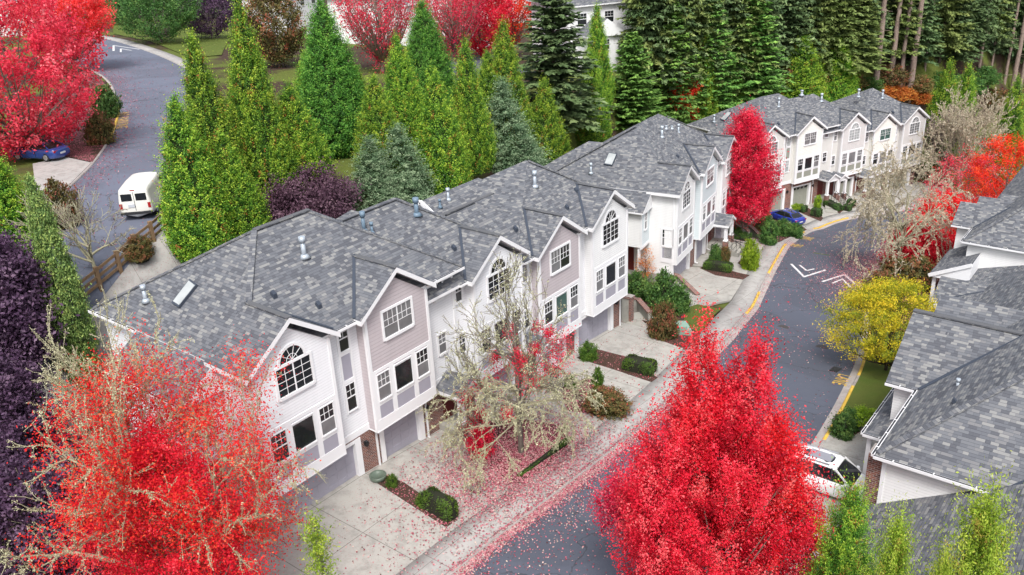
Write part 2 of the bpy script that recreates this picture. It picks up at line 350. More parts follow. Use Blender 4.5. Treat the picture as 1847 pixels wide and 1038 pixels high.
# ---------------------------------------------------------------- foliage generators
def rotz(n): return n/np.maximum(np.linalg.norm(n, axis=1, keepdims=True), 1e-6)
def leaves(pos, outw, size, rg, upb=.4, flat=.5, rand=.9, asp=.55, tri=False):
    n = len(pos); nrm = rotz(outw*flat+np.array([0,0,1])*upb+rg.normal(size=(n,3))*rand)
    a = rotz(np.cross(nrm, rg.normal(size=(n,3)))); b = np.cross(nrm, a)
    s = (size*rg.uniform(.6, 1.35, n))[:,None]; w = s*asp
    if tri:
        V = np.stack([pos-a*s*.5-b*w*.5, pos-a*s*.5+b*w*.5, pos+a*s*.6], 1).reshape(-1,3)
        return V, np.arange(n*3).reshape(n,3)
    V = np.stack([pos-a*s*.5, pos+b*w*.5, pos+a*s*.5, pos-b*w*.5], 1).reshape(-1,3)
    return V, np.arange(n*4).reshape(n,4)
def tubes(S, k=5):                            # S: (n,8) p0 p1 r0 r1
    S = np.asarray(S, float)
    p0, p1, r0, r1 = S[:,:3], S[:,3:6], S[:,6], S[:,7]; n = len(S)
    d = rotz(p1-p0); ref = np.where(np.abs(d[:,2:3]) > .9, np.array([[1.,0,0]]), np.array([[0,0,1.]]))
    a = rotz(np.cross(d, ref)); b = np.cross(d, a); V = np.zeros((n,2*k,3))
    for i in range(k):
        t = 2*PI*i/k; o = a*math.cos(t)+b*math.sin(t); V[:,i] = p0+o*r0[:,None]-d*r0[:,None]*.3; V[:,k+i] = p1+o*r1[:,None]+d*r1[:,None]*.3
    F = [[i,(i+1)%k,k+(i+1)%k,k+i] for i in range(k)]
    F = (np.array(F)[None]+(np.arange(n)*2*k)[:,None,None]).reshape(-1,4)
    return V.reshape(-1,3), F
def lump(az, t, rg, amp=.2):
    s = 0
    for f, g in ((2,3),(3,7),(5,11),(7,17)):
        s = s+np.sin(az*f+rg.uniform(0,6.3)+t*g*rg.uniform(.6,1.3))/(1+.3*f)
    return 1+amp*s*.7
def lerp(x, K): return np.interp(x, [a for a, b in K], [b for a, b in K])
def crown(name, mat, prof, H, R, nc, lpc, cs, ls, seed, z0=.08, elong=1.5, upw=.4, inner=.5, tri=False, amp=.2, limbs=0, barkmat=None, trunk_r=.2, asp=.55, brown=0.0, flat=.5, rand=.9, cspr=.35, trunk_top=.9, tipc=.1, csd=.19, core=0):
    rg = np.random.default_rng(seed)
    t = rg.uniform(0, 1, nc*6); w = lerp(t, prof); keep = rg.uniform(0, 1, len(t)) < (w+.06)/(w.max()+.06); t = t[keep][:nc]; n = len(t)
    az = rg.uniform(0, 2*PI, n); pr = lerp(t, prof)*lump(az, t, rg, amp)
    rr = pr*(inner+(1-inner)*rg.uniform(0, 1, n)**.45)
    cz = H*(z0+(1-z0)*t)
    C0 = np.stack([rr*R*np.cos(az), rr*R*np.sin(az), cz], 1); out = np.stack([np.cos(az), np.sin(az), np.full(n, .15)], 1)
    ax = rotz(out*(1-upw)+np.array([0,0,1])*upw+rg.normal(size=(n,3))*.15)
    csz = cs*rg.uniform(.6, 1.3, n)
    per = np.maximum(3, (lpc*rg.uniform(.6, 1.4, n))).astype(int); idx = np.repeat(np.arange(n), per); N = len(idx)
    al = rg.normal(size=N)*.5; lat = np.clip(rg.normal(size=(N,3)), -1.7, 1.7)*cspr
    pos = C0[idx]+ax[idx]*(al*csz[idx]*elong)[:,None]+lat*csz[idx][:,None]*(1.1-np.clip(al, -1, 1)*.45)[:,None]
    pos[:,2] = np.maximum(pos[:,2], .05)
    V, F = leaves(pos, out[idx], ls, rg, tri=tri, asp=asp, flat=flat, rand=rand)
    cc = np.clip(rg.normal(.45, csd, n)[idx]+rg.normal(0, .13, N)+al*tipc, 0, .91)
    if brown:
        bc = rg.uniform(0, 1, n)[idx] < brown; cc = np.where(bc & (rg.uniform(0, 1, N) < .6), 1.0, cc)
    cme = npmesh(name+'_crown', V, F, mat, cc)
    tme = None
    if barkmat:
        S = []; zt = H*trunk_top; m_ = 8; pts = [np.array([0,0,-.2])]
        for i in range(1, m_+1): pts.append(np.array([rg.normal(0, .012)*H, rg.normal(0, .012)*H, zt*i/m_]))
        rad = [trunk_r*(1-.92*i/m_) for i in range(m_+1)]
        for i in range(m_): S.append([*pts[i], *pts[i+1], rad[i], rad[i+1]])
        for j in rg.choice(n, min(limbs, n), replace=False):
            c = C0[j]; h = math.hypot(c[0], c[1]); zs = max(H*.1, c[2]-h*rg.uniform(1.0, 1.7)); f = min(zs/zt, .98); i = int(f*m_)
            st = pts[i]+(pts[min(i+1, m_)]-pts[i])*(f*m_-i); r = max(rad[i]*.4, .02)
            m1 = st+(c-st)*.5+np.array([c[0]*.12, c[1]*.12, -.08*h])
            S.append([*st, *m1, r, r*.6]); S.append([*m1, *c, r*.6, r*.2])
        V, F = tubes(S)
        if core:                              # dark shell for inner twigs; shade of the gaps put into its colour
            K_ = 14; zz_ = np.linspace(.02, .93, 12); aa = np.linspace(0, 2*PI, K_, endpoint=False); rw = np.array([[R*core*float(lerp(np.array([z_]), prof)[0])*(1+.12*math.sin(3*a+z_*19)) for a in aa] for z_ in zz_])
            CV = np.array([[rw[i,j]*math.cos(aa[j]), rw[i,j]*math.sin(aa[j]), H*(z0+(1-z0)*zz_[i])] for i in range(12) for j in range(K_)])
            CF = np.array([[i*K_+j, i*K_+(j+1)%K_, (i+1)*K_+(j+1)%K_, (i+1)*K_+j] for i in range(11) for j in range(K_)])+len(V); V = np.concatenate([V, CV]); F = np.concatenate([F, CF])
        tme = npmesh(name+'_trunk', V, F, barkmat, smooth=True)
    return cme, tme
def fir(name, mat, H, R, seed, tiers=46, nb=9, bark='bark_dark', z0=.05, droop=.25, ls=.34, dens=13, pw=.85, trunk_r=None, wid=.28):
    rg = np.random.default_rng(seed); P_, O_, S = [], [], []; tr = trunk_r or H*.014
    cl = []
    for i in range(tiers):
        t = (i+rg.uniform(0, .8))/tiers; z = H*(z0+(1-z0)*t); L0 = R*(1-t)**pw+.12
        for j in range(nb):
            az = rg.uniform(0, 2*PI); L = L0*rg.uniform(.62, 1.12)
            d = np.array([math.cos(az), math.sin(az), 0]); q = np.array([-d[1], d[0], 0]); m_ = max(3, int(dens*(L/R)**.7)+3)
            s = (np.arange(m_)+rg.uniform(0, 1, m_))/m_
            rise = (.22+.5*t)*s*L-droop*L*s*s
            base = np.array([0,0,z])+d*(s*L)[:,None]+np.array([0,0,1])*rise[:,None]
            if L > .8: S.append([0,0,z,*(d*L*.5+np.array([0,0,z+(.22+.5*t)*.5*L-droop*L*.25])), .025*L*.6+.01, .012])
            cb = rg.normal(.4, .16)
            for sd_ in (-1, 1, 0):
                off = sd_*wid*L*(1-s)*rg.uniform(.3, 1, m_)+rg.normal(0, .03, m_)
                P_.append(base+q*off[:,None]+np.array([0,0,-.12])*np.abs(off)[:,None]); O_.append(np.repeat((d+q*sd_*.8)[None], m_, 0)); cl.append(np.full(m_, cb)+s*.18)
    P_ = np.concatenate(P_); O_ = rotz(np.concatenate(O_)); cl = np.concatenate(cl); N = len(P_)
    a = rotz(O_+rg.normal(size=(N,3))*.28+np.array([0,0,-.12])); up = rotz(np.array([0,0,1.])+rg.normal(size=(N,3))*.35); b = rotz(np.cross(a, up))
    s = (ls*H/12*rg.uniform(.6, 1.4, N))[:,None]
    V = np.stack([P_-a*s*.4, P_+b*s*.30, P_+a*s*.8, P_-b*s*.30], 1).reshape(-1,3)
    cme = npmesh(name+'_crown', V, np.arange(N*4).reshape(N,4), mat, np.clip(cl+rg.normal(0, .14, N), 0, 1))
    S += [[0,0,-.3,0,0,H*.5,tr,tr*.55],[0,0,H*.5,0,0,H*.99,tr*.55,.01]]
    V, F = tubes(S); return cme, npmesh(name+'_trunk', V, F, M[bark], smooth=True)
def skeleton(H, R, seed, limbs=9, depth=4, base=.12, spread=1.0, droop=.0, rk=.03, nchild=3):
    rg = random.Random(seed); S = []; T = []
    def g(p, d, L, r, k):
        n = 4
        for i in range(n):
            d2 = (d+Vector((rg.gauss(0,.16), rg.gauss(0,.16), rg.gauss(.03-droop*(depth-k+1)*.06,.12)))).normalized(); q = p+d2*(L/n); r2 = r*.84
            S.append((*p, *q, r, r2, k)); 
            if k > 0 and (i >= 1):
                for _ in range(1 if i < 3 else nchild-1):
                    ax = d2.orthogonal().normalized(); ax.rotate(Matrix.Rotation(rg.uniform(0, 2*PI), 3, d2)); dd = d2.copy(); dd.rotate(Matrix.Rotation(rg.uniform(.35, .85)*spread, 3, ax))
                    g(q, dd, L*rg.uniform(.5, .68), r2*.55, k-1)
            p, d, r = q, d2, r2
        T.append((*p, k))
    for i in range(limbs):
        az = 2*PI*i/limbs*1.618+rg.uniform(-.3, .3); el = rg.uniform(.35, 1.25) if i > 1 else 1.45
        h = H*base*(1+2.2*i/limbs); g(Vector((0,0,h)), Vector((math.cos(az)*math.cos(el)*spread, math.sin(az)*math.cos(el)*spread, math.sin(el))), H*.42*rg.uniform(.8, 1.1)*(1-.25*i/limbs), H*rk*.5, depth-1)
    A = np.array([s[:8] for s in S]); T = np.array(T)
    # fit inside the wanted height and radius
    zmax = np.percentile(A[:,5], 99.5); rm = np.percentile(np.hypot(A[:,3], A[:,4]), 98); 
    for c in (0,3): A[:,c:c+2] *= R/rm; A[:,c+2] *= H/zmax
    T[:,:2] *= R/rm; T[:,2] *= H/zmax
    A[:,6:8] = np.maximum(A[:,6:8], .011)
    tr = H*rk*.8
    st = [[0,0,-.2,0,0,H*base,tr*1.15,tr*.95]]+[[0,0,H*base*(1+.25*i),0,0,H*base*(1.25+.25*i),tr*(.95-.08*i),tr*(.87-.08*i)] for i in range(9)]
    return np.array(st), A, np.array([s[8] for s in S]), T
def lichen_tree(name, H, R, seed, bark='barkl', tuft=26, ls=.13, leafmat_=None, leafn=0, leafz=(.0,.6), leafsz=.12, lm='lichen', leafside=None, **kw):
    st, A, K, T = skeleton(H, R, seed, **kw); rg = np.random.default_rng(seed)
    V, F = tubes(np.concatenate([st, A])); tme = npmesh(name+'_trunk', V, F, M[bark], smooth=True)
    L = np.linalg.norm(A[:,3:6]-A[:,:3], axis=1); w = np.where(K >= 2, .6, 1.0)*rg.uniform(.1, 1.9, len(A)); per = np.maximum(0, (tuft*L*w)).astype(int)
    i = np.repeat(np.arange(len(A)), per); u = rg.uniform(0, 1, len(i))[:,None]
    pos = A[i,:3]*(1-u)+A[i,3:6]*u+rg.normal(0, 1, (len(i),3))*(.03+A[i,6]*.9)[:,None]
    V, F = leaves(pos, rg.normal(size=(len(i),3)), ls, rg, asp=.45)
    lme = npmesh(name+'_lichen', V, F, M[lm], np.clip(rg.normal(.5, .22, len(i)), 0, 1))
    fme = None
    if leafmat_:
        z = T[:,2]/H; ok = (z > leafz[0]) & (z < leafz[1])
        if leafside is not None: ok &= leafside(T)
        c = T[ok][:,:3]; per = rg.integers(int(leafn*.3), int(leafn*1.7)+1, len(c)); j = np.repeat(np.arange(len(c)), per)
        pos = c[j]+rg.normal(0, .34, (len(j),3)); V, F = leaves(pos, rg.normal(size=(len(j),3)), leafsz, rg, upb=.8)
        fme = npmesh(name+'_leaves', V, F, leafmat_, np.clip(rg.normal(.5, .15, len(c))[j]+rg.normal(0, .16, len(j)), 0, 1))
    return tme, lme, fme
def put_tree(name, cme, tme, loc, label, cat='tree', group=None, s=(1,1,1), rz=0, crownname='crown'):
    r = empty(name, tuple(loc), rz); r.scale = s; tag(r, label, cat, group)
    if tme: link('trunk', tme, r)
    if cme: link(crownname, cme, r)
    return r

PYR = [(0,.72),(.06,.92),(.18,1),(.4,.84),(.65,.54),(.85,.26),(.95,.10),(1,.01)]
PYRW = [(0,.8),(.08,1),(.3,.93),(.5,.75),(.72,.48),(.9,.2),(1,.02)]
COLM = [(0,.6),(.1,.9),(.3,1),(.6,.85),(.85,.5),(1,.05)]
OVAL = [(0,.25),(.12,.62),(.3,.93),(.5,1),(.7,.82),(.87,.5),(1,.08)]
VASE = [(0,.15),(.2,.5),(.45,.85),(.7,1),(.88,.75),(1,.2)]
BUSH = [(0,.85),(.3,1),(.6,.9),(.85,.6),(1,.15)]
EGG  = [(0,.3),(.1,.75),(.25,1),(.45,.95),(.65,.72),(.82,.45),(.94,.2),(1,.04)]

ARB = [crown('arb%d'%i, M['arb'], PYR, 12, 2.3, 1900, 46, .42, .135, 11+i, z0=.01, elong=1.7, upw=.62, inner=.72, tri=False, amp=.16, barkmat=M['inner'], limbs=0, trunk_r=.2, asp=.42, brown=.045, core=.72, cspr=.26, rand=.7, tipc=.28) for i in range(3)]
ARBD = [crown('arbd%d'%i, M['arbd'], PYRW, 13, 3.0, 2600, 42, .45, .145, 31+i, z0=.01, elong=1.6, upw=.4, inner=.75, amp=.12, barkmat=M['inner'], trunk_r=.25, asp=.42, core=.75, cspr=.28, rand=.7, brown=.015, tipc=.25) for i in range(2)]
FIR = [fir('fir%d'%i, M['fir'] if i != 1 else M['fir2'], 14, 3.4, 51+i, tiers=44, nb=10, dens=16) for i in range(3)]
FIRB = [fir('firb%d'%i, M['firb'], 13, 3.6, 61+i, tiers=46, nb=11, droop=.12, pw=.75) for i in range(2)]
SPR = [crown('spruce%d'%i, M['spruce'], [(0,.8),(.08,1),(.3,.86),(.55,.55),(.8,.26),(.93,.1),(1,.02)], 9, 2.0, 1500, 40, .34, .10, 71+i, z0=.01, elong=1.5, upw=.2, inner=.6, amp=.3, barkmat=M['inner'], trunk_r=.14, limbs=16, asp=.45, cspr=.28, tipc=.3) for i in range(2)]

def clusters(name, pts, origin, sz, n, ls, mat, seed, parent):
    """leaf clusters on chosen limbs; pts are offsets from the tree's base"""
    rg = np.random.default_rng(seed); c = np.array(pts); per = rg.integers(int(n*.5), int(n*1.5), len(c)); i = np.repeat(np.arange(len(c)), per)
    q = c[i]+np.clip(rg.normal(size=(len(i),3)), -1.8, 1.8)*sz*rg.uniform(.5, 1.2, len(c))[i][:,None]*np.array([1,1,1.3]); V, F = leaves(q, rg.normal(size=(len(i),3)), ls, rg, upb=.8)
    return link(name, npmesh(name, V, F, M[mat], np.clip(rg.normal(.5, .15, len(c))[i]+rg.normal(0, .15, len(i)), 0, 1)), parent)
def offs_px(px, py, origin, dr=0.0):
    v = ray(px, py); v = v/math.hypot(v[0], v[1]); rho = math.hypot(origin[0]-CAM[0], origin[1]-CAM[1])+dr; return CAM+v*rho-np.array(origin)

# ---------------------------------------------------------------- setting: ground, road, kerbs, pavements
xs = sorted(set([-60+2*i for i in range(0, 100)]+[-5,0,11,25,32,39,56,64,74,90,101,140]+[140+8*i for i in range(0, 25)]))
ys = sorted(set([-90,-80,-70,-60,-50,-40]+[-36+1.5*i for i in range(0, 60)]+[54+8*i for i in range(0, 36)]))
V = [(x, y, G(x, y)-.05) for y in ys for x in xs]; nx = len(xs)
F = [[j*nx+i, j*nx+i+1, (j+1)*nx+i+1, (j+1)*nx+i] for j in range(len(ys)-1) for i in range(nx-1)]
tag(link('ground', npmesh('ground', V, F, M['ground'], smooth=True)), kind='structure')

def resample(pts, step=1.0, smooth=3):
    p = [np.array(q[:2], float) for q in pts]
    for _ in range(smooth):
        q = [p[0]]
        for a, b in zip(p, p[1:]): q += [a*.75+b*.25, a*.25+b*.75]
        q.append(p[-1]); p = q
    out = [p[0]]; acc = 0
    for a, b in zip(p, p[1:]):
        L = np.linalg.norm(b-a); 
        if L < 1e-6: continue
        t = step-acc
        while t < L: out.append(a+(b-a)*t/L); t += step
        acc = (acc+L) % step
    return np.array(out)
def offs(p, d):
    t = np.gradient(p, axis=0); t /= np.linalg.norm(t, axis=1)[:,None]; return p+np.stack([-t[:,1], t[:,0]], 1)*d
def clip(p, a, b): return p[a:b]
def strip(name, a, b, za, zb, mat, parent=None, skirt=0.0, m=1):
    n = len(a); V = []; F = []
    for j in range(m+1):
        c = a+(b-a)*(j/m); V += [(x, y, G(x, y)+za+(zb-za)*j/m) for x, y in c]
    for j in range(m): F += [[j*n+i, j*n+i+1, (j+1)*n+i+1, (j+1)*n+i] for i in range(n-1)]
    if skirt:
        V += [(x, y, G(x, y)+za-skirt) for x, y in a]+[(x, y, G(x, y)+zb-skirt) for x, y in b]; k_ = (m+1)*n; e = m*n
        F += [[k_+i, k_+i+1, i+1, i] for i in range(n-1)]+[[e+i, e+i+1, k_+n+i+1, k_+n+i] for i in range(n-1)]
        F += [[0, e, k_+n, k_], [n-1, e+n-1, k_+2*n-1, k_+n-1]]
    return link(name, npmesh(name, V, F, mat), parent)
def st(o): return tag(o, kind='structure')
def patch(name, poly, z, mat, skirt=0.0, knots=True, step=1.5):
    bm = bmesh.new(); f = bm.faces.new([bm.verts.new((p[0], p[1], 0)) for p in poly])
    X = [p[0] for p in poly]; Y = [p[1] for p in poly]; cx_ = sorted(set([k_ for k_ in KX if min(X) < k_ < max(X)]+list(np.arange(min(X)+step, max(X), step))))
    for c in cx_: bmesh.ops.bisect_plane(bm, geom=bm.verts[:]+bm.edges[:]+bm.faces[:], plane_co=(c,0,0), plane_no=(1,0,0))
    for c in np.arange(min(Y)+step, max(Y), step): bmesh.ops.bisect_plane(bm, geom=bm.verts[:]+bm.edges[:]+bm.faces[:], plane_co=(0,c,0), plane_no=(0,1,0))
    for v in bm.verts: v.co.z = G(v.co.x, v.co.y)+z
    bmesh.ops.triangulate(bm, faces=bm.faces[:]); bm.normal_update()
    for f in bm.faces:
        if f.normal.z < 0: f.normal_flip()
    if skirt:
        be = [e for e in bm.edges if len(e.link_faces) == 1]; r = bmesh.ops.extrude_edge_only(bm, edges=be)
        for v in r['geom']:
            if isinstance(v, bmesh.types.BMVert): v.co.z -= skirt
    return done(bm, name, mat)

LK = resample([(-40,-8.2),(-20,-8.7),(-2.3,-8.8),(4.2,-8.9),(14,-8.9),(24.6,-7.7),(31.6,-6.2),(43.8,-2.9),(53.5,-.5),(63.6,1.6),(71,2.9),(77,2.6),(83,0),(92,-5.5),(110,-18),(125,-30)])
RK = offs(LK, -7.9)
st(strip('road', LK, RK, .03, .03, M['asphalt']))
st(strip('gutter_pan', offs(LK, .0), offs(LK, .42), .034, .045, M['kerb']))
i0, i1 = 0, len(LK)
def near(p, x): return int(np.argmin(np.abs(p[:,0]-x)))
st(strip('kerb', offs(LK, .42), offs(LK, .60), .15, .155, M['kerb'], skirt=.13))
st(strip('sidewalk', offs(LK, .604), offs(LK, 2.25), .16, .17, M['walk'], skirt=.16))
st(strip('gutter_pan', offs(RK, .0), offs(RK, -.42), .034, .045, M['kerb']))
st(strip('kerb', offs(RK, -.42), offs(RK, -.60), .15, .155, M['kerb'], skirt=.13))
def yk(line, o0, o1, x0, x1, lab):
    s_ = slice(near(line, x0), near(line, x1)+1); L_ = line[s_]
    st(strip('kerb_paint', offs(line, o0)[s_], offs(line, o1)[s_], .159, .162, M['kerb_yellow'], skirt=.10))
yk(LK, .415, .605, 36, 42, ''); yk(LK, .415, .605, 47, 56.5, ''); yk(LK, .415, .605, 66, 68, ''); yk(LK, .415, .605, 71.5, 80, '')
yk(RK, -.415, -.605, 21, 25.6, ''); yk(RK, -.415, -.605, 27.5, 40, ''); yk(RK, -.415, -.605, 17.2, 19.4, '')

# forecourts: concrete from the pavement to the garages
SWI = offs(LK, 2.25)
def court(x0, x1, back, z=.165):
    s_ = slice(near(SWI, x0), near(SWI, x1)+1); poly = [tuple(p) for p in SWI[s_]]
    return poly+back
st(patch('driveway', court(-14, 25.3, [(25.0,.5),(-5.4,.5),(-14,.5)]), .163, M['conc'], skirt=.15))
def loc(fr, l): x, y, z, h = fr; return (x+math.cos(h)*l[0]-math.sin(h)*l[1], y+math.sin(h)*l[0]+math.cos(h)*l[1])
B2F = (44.03, 4.64, -5.44, .151); B3F = (78.39, 9.6, -10.27, -.388)
b2 = lambda *p: loc(B2F, p); b3 = lambda *p: loc(B3F, p)
st(patch('driveway', [tuple(P(1245,560)[:2]), tuple(P(1318,545)[:2]), tuple(P(1352,492)[:2]), b2(.3,.4), b2(-5.0,.4)], .168, M['conc'], skirt=.15))
st(patch('driveway', [tuple(P(1352,492)[:2]), tuple(P(1364,470)[:2]), b2(12,-5), b2(12,.4), b2(.9,.4)], .166, M['conc'], skirt=.15))
st(patch('driveway', court(68, 100, [b3(26,.4), b3(-5,.4)]), .163, M['conc'], skirt=.15))
# right-hand side of the road: drives and lawn
RKO = offs(RK, -.60)
def rcourt(x0, x1, back): return [tuple(p) for p in RKO[near(RKO, x0):near(RKO, x1)+1]]+back
st(patch('driveway', rcourt(-20, 21, [(21.4,-23),(-20,-23)]), .163, M['conc'], skirt=.15))
st(patch('lawn', rcourt(21.1, 41, [(41,-20),(21.4,-22)]), .168, M['lawn'], skirt=.15))
st(patch('planting_bed', rcourt(41.2, 75, [(80,-14),(72,-20),(41.2,-20)]), .166, M['leafbed'], skirt=.15))
# beds (mulch) between the drives
def bed(pts, mat='mulch', z=.18, name='planting_bed'): return st(patch(name, [tuple(P(*p)[:2]) for p in pts], z, M[mat], skirt=.03))
bed([(667,868),(684,858),(730,876),(826,944),(805,957),(735,912)])
bed([(930,880),(885,850),(850,800),(900,755),(1000,770),(1035,800),(985,850)], 'leafbed')
bed([(1040,650),(1075,634),(1130,648),(1186,686),(1175,694),(1110,672)])
bed([(1022,745),(1010,705),(1060,685),(1127,718),(1095,756)], 'leafbed')
bed([(1165,598),(1195,565),(1240,575),(1262,604),(1262,627),(1230,632),(1185,616)], 'mulch')
bed([(1110,548),(1172,592),(1222,600),(1247,548),(1228,540),(1205,490),(1140,470)], 'mulch', .19)
bed([(1258,553),(1300,562),(1262,606),(1232,590),(1238,560)], 'lawn', .2, 'lawn')
bed([(1262,487),(1277,480),(1330,495),(1352,500),(1340,508),(1290,500)])
bed([(1330,478),(1345,462),(1366,470),(1370,484),(1352,492)])
bed([(1374,436),(1360,395),(1395,375),(1445,410),(1455,417),(1405,440)], 'mulch')
bed([(1440,385),(1452,374),(1485,396),(1480,402)]); bed([(1480,370),(1497,366),(1524,380),(1514,388)]); bed([(1520,372),(1530,362),(1548,370),(1540,378)])
bed([(1500,786),(1506,752),(1552,752),(1566,776),(1535,792)])

# hump markings and painted words on the asphalt
def stroke(a, b, w, mat='paint', name='road_marking'):
    a, b = np.array(a), np.array(b); d = (b-a)/np.linalg.norm(b-a); n = np.array([-d[1], d[0]])*w/2
    return [tuple(a-n), tuple(b-n), tuple(b+n), tuple(a+n)]
def marking(px_lines, w, mat='paint', z=.036):
    bm = bmesh.new()
    for p, q in px_lines:
        A, B = P(*p)[:2], P(*q)[:2]; s = stroke(A, B, w); k = max(1, int(np.linalg.norm(B-A)))
        lo = [(np.array(s[0])*(1-i/k)+np.array(s[1])*i/k) for i in range(k+1)]; hi = [(np.array(s[3])*(1-i/k)+np.array(s[2])*i/k) for i in range(k+1)]
        a = [bm.verts.new((*c, G(*c)+z)) for c in lo]; b = [bm.verts.new((*c, G(*c)+z)) for c in hi]
        for i in range(k): bm.faces.new((a[i], a[i+1], b[i+1], b[i]))
    return st(done(bm, 'road_marking', M[mat]))
marking([((1427,477),(1451,501))], .22); marking([((1451,500),(1489,488))], .22, z=.038)
marking([((1442,479),(1455,489))], .18); marking([((1455,489),(1469,486))], .18, z=.038)
marking([((1483,509),(1524,496))], .22); marking([((1523,496),(1555,524))], .22, z=.038)
marking([((1501,512),(1520,504))], .18); marking([((1519,504),(1534,519))], .18, z=.038)
def words(body, origin, ang, size, mat='paint_yellow', stretch=1.6, z=.037):
    c = bpy.data.curves.new('words', 'FONT'); c.body = body; c.size = size; c.align_x = 'CENTER'; c.align_y = 'CENTER'; c.offset = size*.02; c.space_character = 1.15
    t = bpy.data.objects.new('words', c); COL.objects.link(t); dg = bpy.context.evaluated_depsgraph_get(); me = bpy.data.meshes.new_from_object(t.evaluated_get(dg)); bpy.data.objects.remove(t)
    ca, sa = math.cos(ang), math.sin(ang)
    for v in me.vertices:
        x, y = v.co.x, v.co.y*stretch; X = origin[0]+ca*x-sa*y; Y = origin[1]+sa*x+ca*y; v.co = (X, Y, G(X, Y)+z)
    me.materials.clear(); me.materials.append(M[mat]); return st(link('painted_words', me))
a0 = P(1432,448); a1 = P(1463,427); ang = math.atan2(a1[1]-a0[1], a1[0]-a0[0])
words('FIRE', P(1438,444)[:2], ang, .95); words('LANE', P(1457,431)[:2], ang, .95)
b0 = P(1518,686); words('LANE', b0[:2], PI+.12, .8, stretch=1.5); words('FIRE', P(1543,646)[:2], PI+.15, .8, stretch=1.5)
def ring(px, r, w):
    c = P(*px)[:2]; bm = bmesh.new(); A = []; 
    for i in range(24):
        t = 2*PI*i/24; A.append([bm.verts.new((c[0]+q*math.cos(t), c[1]+q*math.sin(t), G(*c)+.037)) for q in (r, r-w)])
    for i in range(24): bm.faces.new((A[i][0], A[(i+1)%24][0], A[(i+1)%24][1], A[i][1]))
    bm.faces.new([A[i][1] for i in range(24)][::1]); return bm, c
for px, lab in (((1412,592),'round iron manhole cover in the bend of the near asphalt'),((1482,628),'round iron manhole cover nearer the right kerb')):
    bm, c = ring(px, .42, .05); o = done(bm, 'manhole_cover', plain('iron_cover', (.06,.052,.05), .6)); tag(o, lab, 'manhole cover')

# upper road behind the houses
UC = resample([P(*q)[:2] for q in ((-60,560),(20,455),(75,390),(130,337),(172,297),(202,251),(217,205),(213,180),(202,152),(182,135),(145,118),(95,108))])
URR = resample([P(*q)[:2] for q in ((60,700),(150,588),(205,520),(300,422),(334,330),(346,240),(352,175),(352,135),(303,108),(253,89),(202,73),(140,62))])
st(patch('upper_road', [tuple(q) for q in UC]+[tuple(q) for q in URR[::-1]], .05, M['asphalt_sky_sheen'], step=1.2))
st(strip('upper_kerb', UC, offs(UC, .25), .16, .16, M['kerb'], skirt=.15)); st(strip('upper_sidewalk', URR, offs(URR, -1.9), .15, .16, M['walk'], skirt=.16, m=2))
i_a = int(np.argmin(np.hypot(UC[:,0]-P(202,251)[0], UC[:,1]-P(202,251)[1]))); i_b = int(np.argmin(np.hypot(UC[:,0]-P(218,190)[0], UC[:,1]-P(218,190)[1])))
i_a, i_b = min(i_a, i_b), max(i_a, i_b)+1
st(strip('kerb_paint', offs(UC, -.03)[i_a:i_b], offs(UC, .26)[i_a:i_b], .165, .168, M['kerb_yellow'], skirt=.12))
marking([((205,93),(205,83))], .3, z=.06); marking([((205,83),(252,90))], .3, z=.062); marking([((218,95),(218,89))], .25, z=.06); marking([((218,89),(237,92))], .25, z=.062)
k1 = P(222,222); k0 = P(224,205); words('NO PARKING', P(221,218)[:2], math.atan2(k1[1]-k0[1], k1[0]-k0[0]), 1.15, z=.06, stretch=1.2)
bed([(200,250),(168,296),(118,286),(30,280),(60,200),(150,130),(180,140),(205,180),(213,205)], 'leafbed', .17)
st(patch('driveway', [tuple(P(*p)[:2]) for p in ((126,338),(166,298),(120,288),(60,300),(70,385))], .2, M['walk'], skirt=.1))

